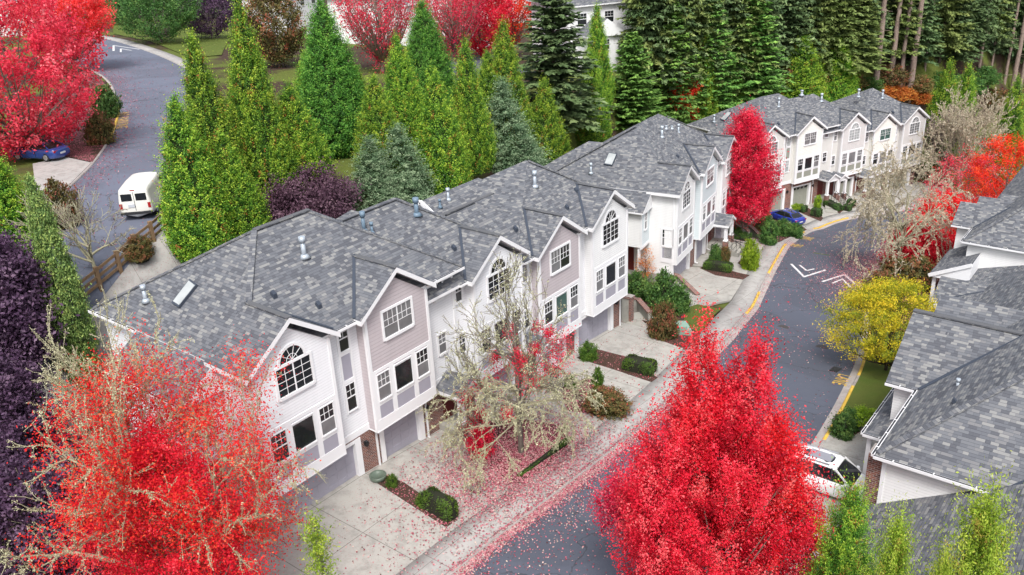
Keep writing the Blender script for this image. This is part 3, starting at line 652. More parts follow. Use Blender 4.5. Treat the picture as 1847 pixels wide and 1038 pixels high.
# ---------------------------------------------------------------- building parts
def window(fr, parent, u0, u1, z0, z1, style='dh', glass='pane_dark', trim=.11, n0=.0):
    """a framed window on the wall plane fr; returns the frame part"""
    bm = bmesh.new(); t = trim
    fr.box(bm, u0-t, u0, z0-t, z1+t, n0-.02, n0+.06); fr.box(bm, u1, u1+t, z0-t, z1+t, n0-.02, n0+.06)
    fr.box(bm, u0, u1, z1, z1+t, n0-.02, n0+.058); fr.box(bm, u0-.001, u1+.001, z0-t-.02, z0, n0-.02, n0+.09)
    um = (u0+u1)/2; zm = (z0+z1)/2
    if style == 'arch':
        r = (u1-u0)*.35; zc = z1+t+.02; N = 14
        for i in range(N):
            a0, a1 = PI*i/N, PI*(i+1)/N
            q = [fr.p(um+c*math.cos(a), zc+c*math.sin(a), n) for n in (n0+.058, n0-.02) for a, c in ((a0, r), (a1, r), (a1, r+.13), (a0, r+.13))]
            hexa(bm, [q[0],q[3],q[2],q[1],q[4],q[7],q[6],q[5]])
    f = done(bm, 'window', M['white'], parent)
    bm = bmesh.new(); fr.box(bm, u0, u1, z0, z1, n0-.02, n0+.012, 0)
    if style == 'arch':
        c0 = bm.verts.new(fr.p(um, zc, n0+.012)); A = [bm.verts.new(fr.p(um+r*math.cos(PI*i/N), zc+r*math.sin(PI*i/N), n0+.012)) for i in range(N+1)]
        for i in range(N): bm.faces.new((c0, A[i], A[i+1]))
    mats = [M[glass], M['pane_grey']]
    if style == 'slider2':
        for x in bm.faces: x.material_index = 0
        fr.box(bm, u0, um, z0, z1, n0+.012, n0+.016, 1)
    if style == 'dhb': fr.box(bm, u0, u1, z0, zm, n0+.012, n0+.016, 1)
    done(bm, 'pane', mats, f)
    bm = bmesh.new(); w = .022
    def V(u, a, b, ww=w): fr.box(bm, u-ww/2, u+ww/2, a, b, n0+.01, n0+.03)
    def Hh(z, a, b, ww=w): fr.box(bm, a, b, z-ww/2, z+ww/2, n0+.008, n0+.027)
    if style in ('dh', 'dhb'):
        Hh(zm, u0, u1, .06)
        for i in (1, 2): V(u0+(u1-u0)*i/3, zm, z1)
        Hh((zm+z1)/2, u0, u1)
    elif style == 'dh2': Hh(zm, u0, u1, .06); V(um, zm, z1); Hh((zm+z1)/2, u0, u1)
    elif style in ('slider', 'slider2', 'arch'):
        V(um, z0, z1, .07)
        rows = 4 if style == 'arch' else 3; top = z0 if style == 'arch' else zm-.1
        for s0, s1 in ((u0, um), (um, u1)):
            for i in ((1,) if style == 'arch' else (1, 2)): V(s0+(s1-s0)*i/(2 if style == 'arch' else 3), top, z1)
        for i in range(1, rows):
            z = z1-(z1-z0)*i/rows
            if z > top: Hh(z, u0, u1)
        if style != 'arch': Hh(top, u0, u1)
        if style == 'arch':
            for a in (PI/5, 2*PI/5, 3*PI/5, 4*PI/5): bar(bm, fr.p(um, zc, n0+.022), fr.p(um+r*math.cos(a), zc+r*math.sin(a), n0+.022), .022, .02)
            for i in range(8):
                a, b = PI*i/8, PI*(i+1)/8; bar(bm, fr.p(um+r*.45*math.cos(a), zc+r*.45*math.sin(a), n0+.02), fr.p(um+r*.45*math.cos(b), zc+r*.45*math.sin(b), n0+.02), .02, .018)
    else: Hh(z1-.05, u0, u1, .05)
    if len(bm.faces): done(bm, 'muntin', M['white'], f)
    else: bm.free()
    return f
def pipe_vent(parent, x, y, z, h=.9, r=.12, kind='metal', name='vent_pipe'):
    bm = bmesh.new(); cyl(bm, (x,y,z-.25), (x,y,z+h*.8), r*.75, r*.7, 10); cyl(bm, (x,y,z+h*.72), (x,y,z+h), r, r, 12); cyl(bm, (x,y,z-.05), (x,y,z+.12), r*1.9, r*.8, 12)
    done(bm, name, M[kind], parent)
def box_vent(parent, x, y, z, s=.22):
    s *= .75
    bm = bmesh.new(); hexa(bm, [(x-s,y-s,z-.1),(x+s,y-s,z-.1),(x+s,y+s,z+.12),(x-s,y+s,z+.12),(x-s*.8,y-s,z+.13),(x+s*.8,y-s,z+.13),(x+s*.8,y+s*.6,z+.27),(x-s*.8,y+s*.6,z+.27)]); done(bm, 'roof_vent', M['flash'], parent)
def skylight(parent, pts, up=.13):           # four roof corners, counter-clockwise
    c = sum((Vector(p) for p in pts), Vector())/4; n = (Vector(pts[1])-Vector(pts[0])).cross(Vector(pts[3])-Vector(pts[0])).normalized()
    if n.z < 0: n = -n; pts = pts[::-1]
    bm = bmesh.new(); hexa(bm, [Vector(p)-n*.08 for p in pts]+[Vector(p)+n*up for p in pts]); s = done(bm, 'skylight', M['flash'], parent)
    q = [c+(Vector(p)-c)*.86+n*(up-.02) for p in pts]; bm = bmesh.new(); hexa(bm, q+[v+n*.035 for v in q]); done(bm, 'pane', M['pane_pale'], s)
def gutter(parent, a, b, name='gutter'):
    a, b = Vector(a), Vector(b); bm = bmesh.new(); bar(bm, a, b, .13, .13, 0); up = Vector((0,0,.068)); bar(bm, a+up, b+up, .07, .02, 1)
    d = (b-a); L = d.length; d.normalize(); n = int(L/1.2)
    for i in range(n): p = a+d*(i+.5)*L/max(n, 1)+up*1.15; bar(bm, p-d*.02, p+d*.02, .14, .03, 0)
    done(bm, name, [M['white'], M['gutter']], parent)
def downspout(parent, x, y, z0, z1):
    bm = bmesh.new(); bar(bm, (x,y,z0), (x,y,z1), .09, .07); bar(bm, (x,y,z0+.04), (x,y-.3,z0-.02), .09, .07); done(bm, 'downspout', M['white'], parent)
def gable_roof(parent, c, hw, ze, y0, y1, sl=.7, th=.2, name='gable_roof'):
    zp = ze+sl*hw; bm = bmesh.new()
    for sgn in (-1, 1):
        xe = c+sgn*hw; a = [(xe,ze),(c,zp),(c,zp-th*1.25),(xe,ze-th*1.25)]
        p = [(x,y,z) for y in (y0,y1) for x, z in a]; v = [bm.verts.new(q) for q in p]
        for f in ((0,1,2,3),(7,6,5,4),(0,4,5,1),(1,5,6,2),(2,6,7,3),(3,7,4,0)): bm.faces.new([v[i] for i in f])
    bmesh.ops.recalc_face_normals(bm, faces=bm.faces[:]); bm.normal_update()
    for f in bm.faces: f.material_index = 0 if f.normal.z > .3 else 1
    r = done(bm, name, [M['shingle'], M['white']], parent)
    bm = bmesh.new(); bar(bm, (c,y0-.01,zp+.02), (c,y1,zp+.02), .26, .05); done(bm, 'ridge_cap', M['shingle'], r)
    return zp
def wall_lamp(parent, x, y, z):
    bm = bmesh.new(); box(bm, x-.05, x+.05, y-.04, y, z-.1, z+.12); hexa(bm, [(x-.05,y-.2,z-.12),(x+.05,y-.2,z-.12),(x+.05,y-.08,z-.12),(x-.05,y-.08,z-.12),(x-.1,y-.26,z+.12),(x+.1,y-.26,z+.12),(x+.1,y-.04,z+.12),(x-.1,y-.04,z+.12)]); cyl(bm, (x,y-.15,z+.12), (x,y-.15,z+.24), .12, .03, 8); done(bm, 'wall_lamp', M['black'], parent)
def garage(parent, x0, x1, zb, zt, mat, lights=False):
    bm = bmesh.new(); box(bm, x0, x1, .2, .26, zb-.3, zt); n = 4
    for i in range(n):
        z0 = zb+(zt-zb)*i/n; m_ = max(2, int((x1-x0)/.6))
        for j in range(m_): a = x0+(x1-x0)*j/m_; box(bm, a+.06, a+(x1-x0)/m_-.06, .185, .2, z0+.06, z0+(zt-zb)/n-.06)
    d = done(bm, 'garage_door', mat, parent)
    if lights:
        bm = bmesh.new(); m_ = max(3, int((x1-x0)/.6))
        for j in range(m_): a = x0+(x1-x0)*j/m_; box(bm, a+.1, a+(x1-x0)/m_-.1, .17, .19, zt-.42, zt-.14)
        done(bm, 'pane', M['pane_dark'], d)
    bm = bmesh.new(); box(bm, x0-.02, x0+.0, -.03, .26, zb-.3, zt+.16); box(bm, x1, x1+.36, -.04, .26, zb-.3, zt+.16); box(bm, x0-.3, x0-.02, -.04, .26, zb-.3, zt+.16); box(bm, x0, x1, -.035, .26, zt, zt+.16)
    done(bm, 'garage_trim', M['white'], parent)
def porch(parent, x0, x1, zb, depth=1.6, zt=2.9, nm='porch'):
    r = bmesh.new(); c = (x0+x1)/2; hw = (x1-x0)/2+.25; y0 = -depth
    zp = zt+.62*hw
    for sgn in (-1, 1):
        xe = c+sgn*hw; a = [(xe,zt),(c,zp),(c,zp-.2),(xe,zt-.2)]; v = [r.verts.new((x,y,z)) for y in (y0-.2, .3) for x, z in a]
        for f in ((0,1,2,3),(7,6,5,4),(0,4,5,1),(1,5,6,2),(2,6,7,3),(3,7,4,0)): r.faces.new([v[i] for i in f])
    bmesh.ops.recalc_face_normals(r, faces=r.faces[:]); r.normal_update()
    for f in r.faces: f.material_index = 0 if f.normal.z > .3 else 1
    p = done(r, nm, [M['shingle'], M['white']], parent)
    bm = bmesh.new(); v = [bm.verts.new(q) for q in ((c-hw+.2,y0,zt-.05),(c+hw-.2,y0,zt-.05),(c,y0,zp-.2),(c-hw+.2,y0+.1,zt-.05),(c+hw-.2,y0+.1,zt-.05),(c,y0+.1,zp-.2))]
    for f in ((0,1,2),(5,4,3),(0,3,4,1)): bm.faces.new([v[i] for i in f])
    box(bm, x0-.1, x1+.1, y0-.02, y0+.2, zt-.32, zt-.1); box(bm, x0-.12, x0+.06, y0+.2, 0, zt-.32, zt-.1); box(bm, x1-.06, x1+.12, y0+.2, 0, zt-.32, zt-.1); done(bm, 'beam', M['white'], p)
    for x in (x0+.05, x1-.05):
        bm = bmesh.new(); box(bm, x-.14, x+.14, y0-.02, y0+.26, zb+1.3, zt-.3); box(bm, x-.2, x+.2, y0-.08, y0+.32, zb+1.2, zb+1.32); q = done(bm, 'post', M['white'], p)
        bm = bmesh.new(); box(bm, x-.22, x+.22, y0-.1, y0+.34, zb-.3, zb+1.2); done(bm, 'pier', M['brick'], p)
    bm = bmesh.new(); box(bm, x0+.3, x0+1.2, -.02, .04, zb+.7, zb+2.75); d = done(bm, 'door', M['door_red'], p)
    bm = bmesh.new(); box(bm, x0-.1, x1+.1, y0+.1, 0, zb-.3, zb+.62); n = 4
    for i in range(n): box(bm, x0+.25, x1-.25, y0+.1-.3*(n-i), y0+.1-.3*(n-i)+.3, zb-.3, zb+.62*(i+.4)/n)
    done(bm, 'steps', M['wallc'], p)
    bm = bmesh.new()
    for xx in (x0+.3, x1-.3):
        bar(bm, (xx,y0,zb+1.5), (xx,y0-1.3,zb+.95), .04, .04)
        for t in (0,.33,.66,1): bar(bm, (xx,y0-1.3*t,zb+.05), (xx,y0-1.3*t,zb+1.5-.55*t), .03, .03)
    done(bm, 'handrail', M['black'], p)
def bay(parent, c, ty, z, mat, panel, glasses, right_open=True, hw=2.12, lower_bottom=2.4, rakes=.42):
    """projecting bay with a gable: wall, boards, windows"""
    yf = -.6; F = front(yf); zb = z+lower_bottom; ze = z+8.42; zp = ze+.7*hw
    bm = bmesh.new(); pts = [(c-hw,zb),(c+hw,zb),(c+hw,ze),(c,zp),(c-hw,ze)]; a = [bm.verts.new((x,yf,q)) for x, q in pts]; b = [bm.verts.new((x,.5,q)) for x, q in pts]
    bm.faces.new(a); bm.faces.new(b[::-1])
    for i in range(5): bm.faces.new((a[(i+1)%5], a[i], b[i], b[(i+1)%5]))
    bmesh.ops.recalc_face_normals(bm, faces=bm.faces[:]); done(bm, 'bay', mat, parent)
    # boards
    bm = bmesh.new(); F.box(bm, c-hw-.02, c-hw+.14, zb, ze+.1, -.14, .035); F.box(bm, c+hw-.14, c+hw+.02, zb, ze+.1, -.14, .035)
    F.box(bm, c-hw+.14, c+hw-.14, z+5.5, z+5.68, -.02, .03); F.box(bm, c-hw+.14, c+hw-.14, zb, z+2.98, -.02, .04); F.box(bm, c-hw-.02, c+hw+.02, zb-.06, zb, -.6, .05)
    F.box(bm, c-hw+.14, c+hw-.14, z+3.72, z+3.86, -.02, .028)
    for u0, u1 in ((-hw+.14,-1.80),(-.92,-.62),(.62,.92),(1.80,hw-.14)): F.box(bm, c+u0, c+u1, z+2.98, z+3.72, -.02, .03); F.box(bm, c+u0, c+u1, z+3.86, z+5.5, -.02, .03)
    done(bm, 'trim_board', M['white'], parent)
    bm = bmesh.new()
    for u0, u1 in ((-1.80,-.92),(-.62,.62),(.92,1.80)): F.box(bm, c+u0, c+u1, z+2.98, z+3.72, -.02, .012)
    done(bm, 'panel', panel, parent)
    window(F, parent, c-1.76, c-.96, z+3.98, z+5.38, 'dh', glasses[0], .05); window(F, parent, c-.58, c+.58, z+3.98, z+5.38, 'pic', glasses[1], .05); window(F, parent, c+.96, c+1.76, z+3.98, z+5.38, 'dhb', glasses[2], .05)
    if ty == 'A': window(F, parent, c-.92, c+.92, z+6.9, z+8.25, 'arch', glasses[3], .12)
    else:
        window(F, parent, c-.95, c+.95, z+7.05, z+8.4, 'slider2' if glasses[3] != 'pane_green' else 'slider', glasses[3], .12)
    return zp
def stack(parent, x0, x1, z, panel, g1='pane_dark', g2='pane_dark'):
    F = front(0); bm = bmesh.new(); F.box(bm, x0-.13, x0-.02, z+3.8, z+8.5, -.01, .05); F.box(bm, x1+.02, x1+.13, z+3.8, z+8.5, -.01, .05); F.box(bm, x0-.02, x1+.02, z+5.42, z+5.62, -.01, .045); F.box(bm, x0-.02, x1+.02, z+6.92, z+7.1, -.01, .045); done(bm, 'trim_board', M['white'], parent)
    bm = bmesh.new(); F.box(bm, x0, x1, z+5.62, z+6.92, -.01, .014); done(bm, 'panel', panel, parent)
    window(F, parent, x0, x1, z+7.15, z+8.4, 'dh2', g1, .04); window(F, parent, x0, x1, z+3.95, z+5.35, 'dh2', g2, .04)

def row_house(fr, label, units, sections, recess, garages, porches, mats, gd, xr, rooms, group):
    """units: (centre, type, z, bay material, glasses); sections: main wall spans (x0, x1, z)"""
    r = empty('townhouse_row', (fr[0], fr[1], fr[2]), fr[3]); tag(r, label, 'townhouses', group)
    sid, panel, gmat = mats
    for i, (x0, x1, z) in enumerate(sections):
        bm = bmesh.new(); box(bm, x0+.003*i, x1-.003*i, -.0, .32, z+2.4, z+8.6); box(bm, x0+.003*i, x1-.003*i, .32, 11.2, z-1.5, z+8.6); done(bm, 'wall', sid, r)
        bm = bmesh.new(); F = front(0); F.box(bm, x0+.01, x1-.01, z+2.36, z+2.72, -.02, .035); done(bm, 'trim_board', M['white'], r)
        # brick storey with openings
        ops = sorted([(a, b, t) for a, b, t, zz in garages if x0 <= (a+b)/2 < x1]); zz = z
        bm = bmesh.new(); x = x0
        for a, b, t in ops: box(bm, x, a-.3, 0.004, .31, gd+z-2, z+2.37); box(bm, a-.3, b+.36, .004, .31, t+.16, z+2.37); x = b+.36
        box(bm, x, x1, .004, .31, gd+z-2, z+2.37); done(bm, 'brick_storey', M['brick'], r)
    for a, b, t, zz in garages: garage(r, a, b, zz, t, gmat, rooms.get('lights', False)); wall_lamp(r, b+.62, 0.0, t-.35)
    for c, ty, z, bm_, gl in units:
        bay(r, c, ty, z, bm_, panel, gl); gable_roof(r, c, 2.55, z+8.68, -.92, 2.0)
        # valley flashing beside the gable
        bm = bmesh.new(); 
        for s_ in (-1, 1):
            if s_ < 0 and c < -3 : continue
            bar(bm, (c, 1.98, z+10.52), (c+s_*2.55, -.47, z+8.75), .15, .03)
        done(bm, 'valley_flashing', M['flash'], r)
    for rc in recess:
        if rc[0] == 'stack': stack(r, rc[1], rc[2], rc[3], panel, *rc[4:])
        else: window(front(0), r, rc[1], rc[2], rc[3], rc[4], rc[5], rc[6], .1)
    for p in porches: porch(r, *p)
    return r
ROOF = [M['shingle'], M['white']]
def main_roof(r, args, caps=()):
    bm = roof_solid(*args[:5], **args[5]); o = done(bm, 'roof', ROOF, r)
    for a, b in caps:
        q = bmesh.new(); bar(q, Vector(a)+Vector((0,0,.03)), Vector(b)+Vector((0,0,.03)), .28, .06); done(q, 'ridge_cap', M['shingle'], o)
    return o
def left_end(r, z, sid, sid2, gd=-1.5, detailed=False):
    """the stepped end wall with its lower projecting room"""
    bm = bmesh.new(); box(bm, -5.3, -5.0, -.3, 1.9, z+1.25, z+8.55); box(bm, -5.3, -5.0, 7.0, 11.1, z-1, z+8.55); box(bm, -5.28, -5.0, 1.9, 7.0, z-1, z+6); done(bm, 'wall', sid, r)
    bm = bmesh.new(); box(bm, -7.1, -5.25, 1.85, 7.3, z+4.2, z+7.35); done(bm, 'side_room', [sid], r)
    bm = bmesh.new(); box(bm, -7.16, -5.22, 1.80, 1.95, z+4.05, z+4.3); box(bm, -7.16, -7.04, 1.80, 1.92, z+4.3, z+7.3); box(bm, -7.0, -6.8, 2.0, 2.2, z+.8, z+4.1); box(bm, -7.0, -6.8, 6.6, 6.8, z+.8, z+4.1); box(bm, -5.36, -5.2, -.32, -.2, z+1.3, z+8.5); done(bm, 'trim_board', M['white'], r)
    F = Fr((-5.3,0,0), (0,-1,0), (-1,0,0))
    window(F, r, -.65, .25, z+4.0, z+5.4, 'dhb', 'pane_dark', .14)
    bm = bmesh.new(); F.box(bm, -.65, .25, z+2.85, z+3.75, -.01, .02); done(bm, 'panel', M['lav'], r)
    bm = bmesh.new(); F.box(bm, -.85, .45, z+2.45, z+2.85, -.01, .04); F.box(bm, -.85, -.66, z+2.85, z+3.86, -.01, .04); F.box(bm, .26, .45, z+2.85, z+3.86, -.01, .04); done(bm, 'trim_board', M['white'], r)
    Fp = front(1.85); bm = bmesh.new(); Fp.box(bm, -7.04, -5.3, z+4.3, z+7.2, 0, .012); done(bm, 'side_room', sid2, r)
    window(Fp, r, -6.5, -6.0, z+5.6, z+7.0, 'dh2', 'pane_grey', .08, .012)
    bm = bmesh.new(); box(bm, -5.36, -5.3, 3.2, 4.2, z+1.3, z+3.4); done(bm, 'door', M['door_red'], r)
    main_roof(r, (-7.4,-5.0,1.6,7.5,z+7.38, dict(sx0=.67)))
    gutter(r, (-7.46,1.6,z+7.32), (-7.46,7.5,z+7.32)); gutter(r, (-5.68,-.5,z+8.58), (-5.68,1.6,z+8.58)); gutter(r, (-5.68,7.5,z+8.58), (-5.68,11.6,z+8.58))
    bm = bmesh.new(); box(bm, -5.34, -4.9, -.35, 12, z-2, z+1.3); done(bm, 'foundation', M['wallc'], r)

GD, GG, GP, GN = 'pane_dark', 'pane_grey', 'pane_pale', 'pane_green'
# --- near row
ZA, ZB, ZC = 0.0, -.94, -1.62
r1 = row_house((0,0,0,0), 'nearest long townhouse row with white and mauve gabled bays and lavender garage doors', 
    [(-3.2,'A',ZA,M['sid_white'],(GD,GD,GD,GD)),(3.15,'P',ZA,M['sid_pink'],(GG,GD,GD,GG)),(10.9,'A',ZB,M['sid_white'],(GD,GD,GD,GD)),(16.75,'P',ZC,M['sid_pink'],(GD,GN,GD,GD)),(22.4,'A',ZC,M['sid_pure'],(GG,GD,GG,GD))],
    [(-5.25,7.77,ZA),(7.77,13.4,ZB),(13.4,24.55,ZC)],
    [('stack',-.1,.45,ZA,GD,GD),('w',6.4,7.0,7.25,8.45,'dh2',GD),('w',6.4,6.95,4.1,5.2,'dh2',GG),('w',7.98,8.45,6.5,7.6,'dh2',GD),('w',7.98,8.45,3.4,4.5,'dh2',GD),('w',13.7,14.2,ZC+7.1,ZC+8.3,'dh2',GG),('w',13.7,14.2,ZC+4.1,ZC+5.2,'dh2',GD),('stack',19.3,19.75,ZC,GG,GD)],
    [(-4.9,0,2.1,0),(1.9,4.4,1.85,-.1),(9.4,12.2,1.2,-.85),(15.2,17.6,.75,-1.3),(19.4,23.3,.55,-1.7)],
    [(6.0,7.6,-.6,1.7,2.3),(13.3,14.7,-1.2,1.5,1.6)], (M['sid_white'], M['lav'], M['lav']), 0, 24.55, {}, 'townhouse rows along the left side of the street')
left_end(r1, 0, M['sid_white'], M['sid_white'])
main_roof(r1, (-5.6,8.2,-.5,11.6,8.62, dict(sx0=.7, sx1=.7, sy0=.71, sy1=.55)), [((-5.6+5.25,-.5+5.2,12.32),(-5.55,-.45,8.66)) ,((-.3,4.75,12.36),(3.0,4.75,12.36)),((2.95,4.75,12.3),(8.15,-.45,8.66)),((-.3,4.8,12.3),(-5.5,11.5,8.68))])
main_roof(r1, (3,13.7,-.5,10.5,7.70, dict(sx1=.72, sy0=.72, sy1=.6)), [((3,4.5,11.3),(8.7,4.5,11.32)),((8.7,4.5,11.3),(13.65,-.45,7.74))])
main_roof(r1, (8.2,12,5.5,11.8,8.0, dict(sx0=.7, sx1=.7, sy1=.7)))
main_roof(r1, (12.6,25.25,-.5,11.5,7.02, dict(sx0=.45, sx1=.72, sy0=.72, sy1=.5)), [((20.4,4.3,10.5),(25.2,-.45,7.06))])
main_roof(r1, (10.5,18.5,-.48,7.3,7.0, dict(sx1=.6, sy0=.715, sy1=.71)), [((11,3.42,9.82),(15.6,3.42,9.82))])
main_roof(r1, (13,22,3.2,10.4,7.35, dict(sy0=.62, sy1=.62, sx1=.6)))
bm = bmesh.new(); v = [bm.verts.new(q) for q in ((12.97,3.4,7.3),(12.97,10.2,7.3),(12.97,6.8,9.42))]; bm.faces.new(v); r_ = bmesh.ops.extrude_face_region(bm, geom=bm.faces[:]); [setattr(v_, 'co', v_.co+Vector((.2,0,0))) for v_ in r_['geom'] if isinstance(v_, bmesh.types.BMVert)]; bmesh.ops.recalc_face_normals(bm, faces=bm.faces[:]); done(bm, 'rear_gable', M['sid_white'], r1)
bm = bmesh.new(); bar(bm, (12.85,3.2,7.35),(12.85,6.8,9.55), .12, .26); bar(bm, (12.85,10.4,7.35),(12.85,6.8,9.55), .12, .26); done(bm, 'rake_board', M['white'], r1)
gutter(r1, (-1.0,-.56,8.56),(1.05,-.56,8.56)); gutter(r1, (5.35,-.56,8.56),(8.2,-.56,8.56)); gutter(r1, (7.8,-.56,7.64),(8.75,-.56,7.64)); gutter(r1, (13.3,-.56,6.96),(14.6,-.56,6.96)); gutter(r1, (18.9,-.56,6.96),(20.3,-.56,6.96)); gutter(r1, (24.9,-.5,6.98),(25.3,11.5,6.98))
for x, z0, z1 in ((1.35,-.1,2.5),(4.95,-.3,2.4),(8.85,-.8,1.5),(12.9,-1.0,1.4),(14.7,-1.3,.8),(18.9,-1.6,.8),(24.45,-2,.8)): downspout(r1, x, -.08, z0, z1)
bm = bmesh.new(); box(bm, 7.72, 7.84, -.06, .1, 1.5, 8.5); done(bm, 'corner_board', M['white'], r1)
bm = bmesh.new(); F = Fr((24.56,0,0),(0,1,0),(1,0,0)); box(bm, 24.5,24.56,0,11.2,-3.5,7.0); done(bm, 'wall', M['sid_pure'], r1)
pipe_vent(r1, .9, 2.87, 11.0, 1.0, .16); pipe_vent(r1, -4.48, 8.2, 9.5, .8, .13); pipe_vent(r1, 5.4, 3.6, 10.7, 1.05, .14, 'metal_blue'); pipe_vent(r1, 5.75, 3.4, 10.5, .6, .1, 'metal_blue'); pipe_vent(r1, 9.1, 3.4, 10.5, .95, .17, 'metal_blue'); pipe_vent(r1, 19.1, 2.86, 9.4, 1.0, .15); pipe_vent(r1, 14.8, 6.3, 9.2, .75, .12); pipe_vent(r1, 13.7, 6.0, 9.1, .5, .09, 'metal_blue')
for x, y, z in ((-1.87,1.81,10.28),(-.39,.67,9.45),(9.36,1.1,8.85),(14.8,1.14,8.2),(19.8,.95,8.05),(21.8,1.6,8.5)): box_vent(r1, x, y, z, .15)
skylight(r1, [(-4.15,6.42,9.64),(-4.21,5.77,9.6),(-3.13,5.68,10.36),(-3.02,6.39,10.43)])

# --- middle row
E_ = -.55
r2 = row_house(B2F, 'middle townhouse row with white walls and one pale blue gabled bay', 
    [(-3.2,'A',0,M['sid_pure'],(GG,GG,GD,GD)),(3.15,'P',0,M['sid_blue'],(GG,GG,GG,GG)),(9.1,'A',E_,M['sid_pure'],(GG,GG,GG,GG))],
    [(-5.25,6.2,0),(6.2,11.22,E_)],
    [('stack',-.1,.45,0,GG,GG),('stack',5.75,6.15,0,GG,GG)],
    [(-4.7,-.3,2.1,0),(1.9,4.3,2.0,0),(7.6,10.4,1.5,-.6)], [(5.0,6.9,-.2,1.9,2.6)], (M['sid_pure'], M['lav'], M['lav']), 0, 11.2, {}, 'townhouse rows along the left side of the street')
left_end(r2, 0, M['sid_pure'], M['sid_blue'])
main_roof(r2, (-5.6,9.0,-.5,11.8,8.62, dict(sx0=.7, sx1=.7, sy0=.71, sy1=.6)), [((-.2,5.2,12.6),(-5.5,11.7,8.7))])
main_roof(r2, (2,11.85,-.5,12.5,8.07, dict(sx1=.72, sy0=.71, sy1=.6)), [((6.8,4.9,11.9),(11.8,-.45,8.1))])
main_roof(r2, (-5.0,3,8,14,8.3, dict(sx0=.7, sy1=.6, sx1=.7)))
gutter(r2, (-1.0,-.56,8.56),(1.05,-.56,8.56)); gutter(r2, (5.35,-.56,8.3),(6.9,-.56,8.3))
for x in (1.3, 4.9, 7.2): downspout(r2, x, -.08, 0, 2.5)
pipe_vent(r2, -4.6, 7.5, 9.35, .9, .13); pipe_vent(r2, 1.5, 3.4, 11.35, 1.0, .15); pipe_vent(r2, 4.7, 3.0, 11.0, .8, .12); pipe_vent(r2, 3.4, 3.7, 11.6, .3, .12); pipe_vent(r2, 4.3, 3.5, 11.4, .3, .12); box_vent(r2, .35, 1.5, 10.0, .18)
skylight(r2, [(-3.75,6.65,9.92),(-3.8,5.85,9.88),(-2.7,5.85,10.65),(-2.65,6.65,10.7)])

# --- far row
g = -.9; S1, S2 = -.70, -1.75
r3 = row_house(B3F, 'farthest townhouse row with greige and cream gabled bays and sage green garage doors', 
    [(-3.2,'A',0,M['sid_greige'],(GG,GG,GG,GG)),(3.15,'P',0,M['sid_cream'],(GD,GD,GD,GG)),(10.9,'A',S1,M['sid_taupe'],(GG,GG,GG,GP)),(16.75,'P',S2,M['sid_cream'],(GD,GG,GD,GN)),(22.4,'A',S2,M['sid_taupe'],(GD,GD,GD,GG))],
    [(-5.25,7.77,0),(7.77,13.4,S1),(13.4,24.55,S2)],
    [('stack',-.1,.45,0,GP,GP),('w',6.3,6.9,7.2,8.4,'dh2',GG),('w',6.3,6.9,4.1,5.2,'dh2',GD),('w',7.98,8.45,6.5,7.7,'dh2',GG),('w',7.98,8.45,3.4,4.5,'dh2',GD),('w',13.7,14.25,S2+7.1,S2+8.3,'dh2',GG),('w',13.7,14.2,S2+4.1,S2+5.2,'dh2',GD),('stack',19.3,19.75,S2,GD,GD)],
    [(-4.9,-.1,1.7,g),(1.7,4.3,1.6,g),(9.6,12.1,.9,S1+g),(15.2,17.6,-.1,S2+g),(19.4,23.3,-.2,S2+g)],
    [(5.6,7.4,g,1.9,2.3),(7.9,9.2,g-.5,1.6,1.9),(12.9,14.4,S1+g-.3,1.7,1.3)], (M['sid_greige'], M['sage'], M['sage']), g, 24.55, {'lights': True}, 'townhouse rows along the left side of the street')
left_end(r3, 0, M['sid_greige'], M['sid_greige'])
main_roof(r3, (-5.6,8.2,-.5,11.6,8.62, dict(sx0=.7, sx1=.7, sy0=.71, sy1=.55)))
main_roof(r3, (3,13.7,-.5,10.5,8.62+S1, dict(sx1=.72, sy0=.72, sy1=.6)))
main_roof(r3, (12.6,25.25,-.5,11.5,8.62+S2, dict(sx0=.55, sx1=.72, sy0=.72, sy1=.55)))
main_roof(r3, (7.5,12,5.5,11.6,8.4, dict(sx0=.7, sx1=.7, sy1=.7)))
gutter(r3, (-1.0,-.56,8.56),(1.05,-.56,8.56)); gutter(r3, (5.35,-.56,8.56),(8.2,-.56,8.56)); gutter(r3, (13.3,-.56,8.56+S2),(14.6,-.56,8.56+S2))
bm = bmesh.new(); box(bm, 7.72, 7.84, -.06, .1, 2.4, 8.5); done(bm, 'corner_board', M['white'], r3)
for x, z1 in ((1.3,2.4),(4.9,2.4),(8.8,1.7),(12.9,1.6),(18.9,.6)): downspout(r3, x, -.08, -1.8, z1)
pipe_vent(r3, -4.5, 8.0, 9.4, .9, .15); pipe_vent(r3, 1.4, 3.2, 11.2, 1.1, .16); pipe_vent(r3, 9.0, 3.4, 10.7, 1.0, .18); pipe_vent(r3, 6.5, 4.4, 11.7, .6, .2); pipe_vent(r3, 16.5, 4, 10.1, 1.0, .18); pipe_vent(r3, 20.2, 3.2, 9.5, 1.1, .16)
for x, y, z in ((-.6,1.1,9.7),(19.8,1.0,8.0)): box_vent(r3, x, y, z, .2)
skylight(r3, [(-4.1,7.3,9.7),(-4.15,6.5,9.65),(-2.9,6.5,10.5),(-2.85,7.3,10.55)])

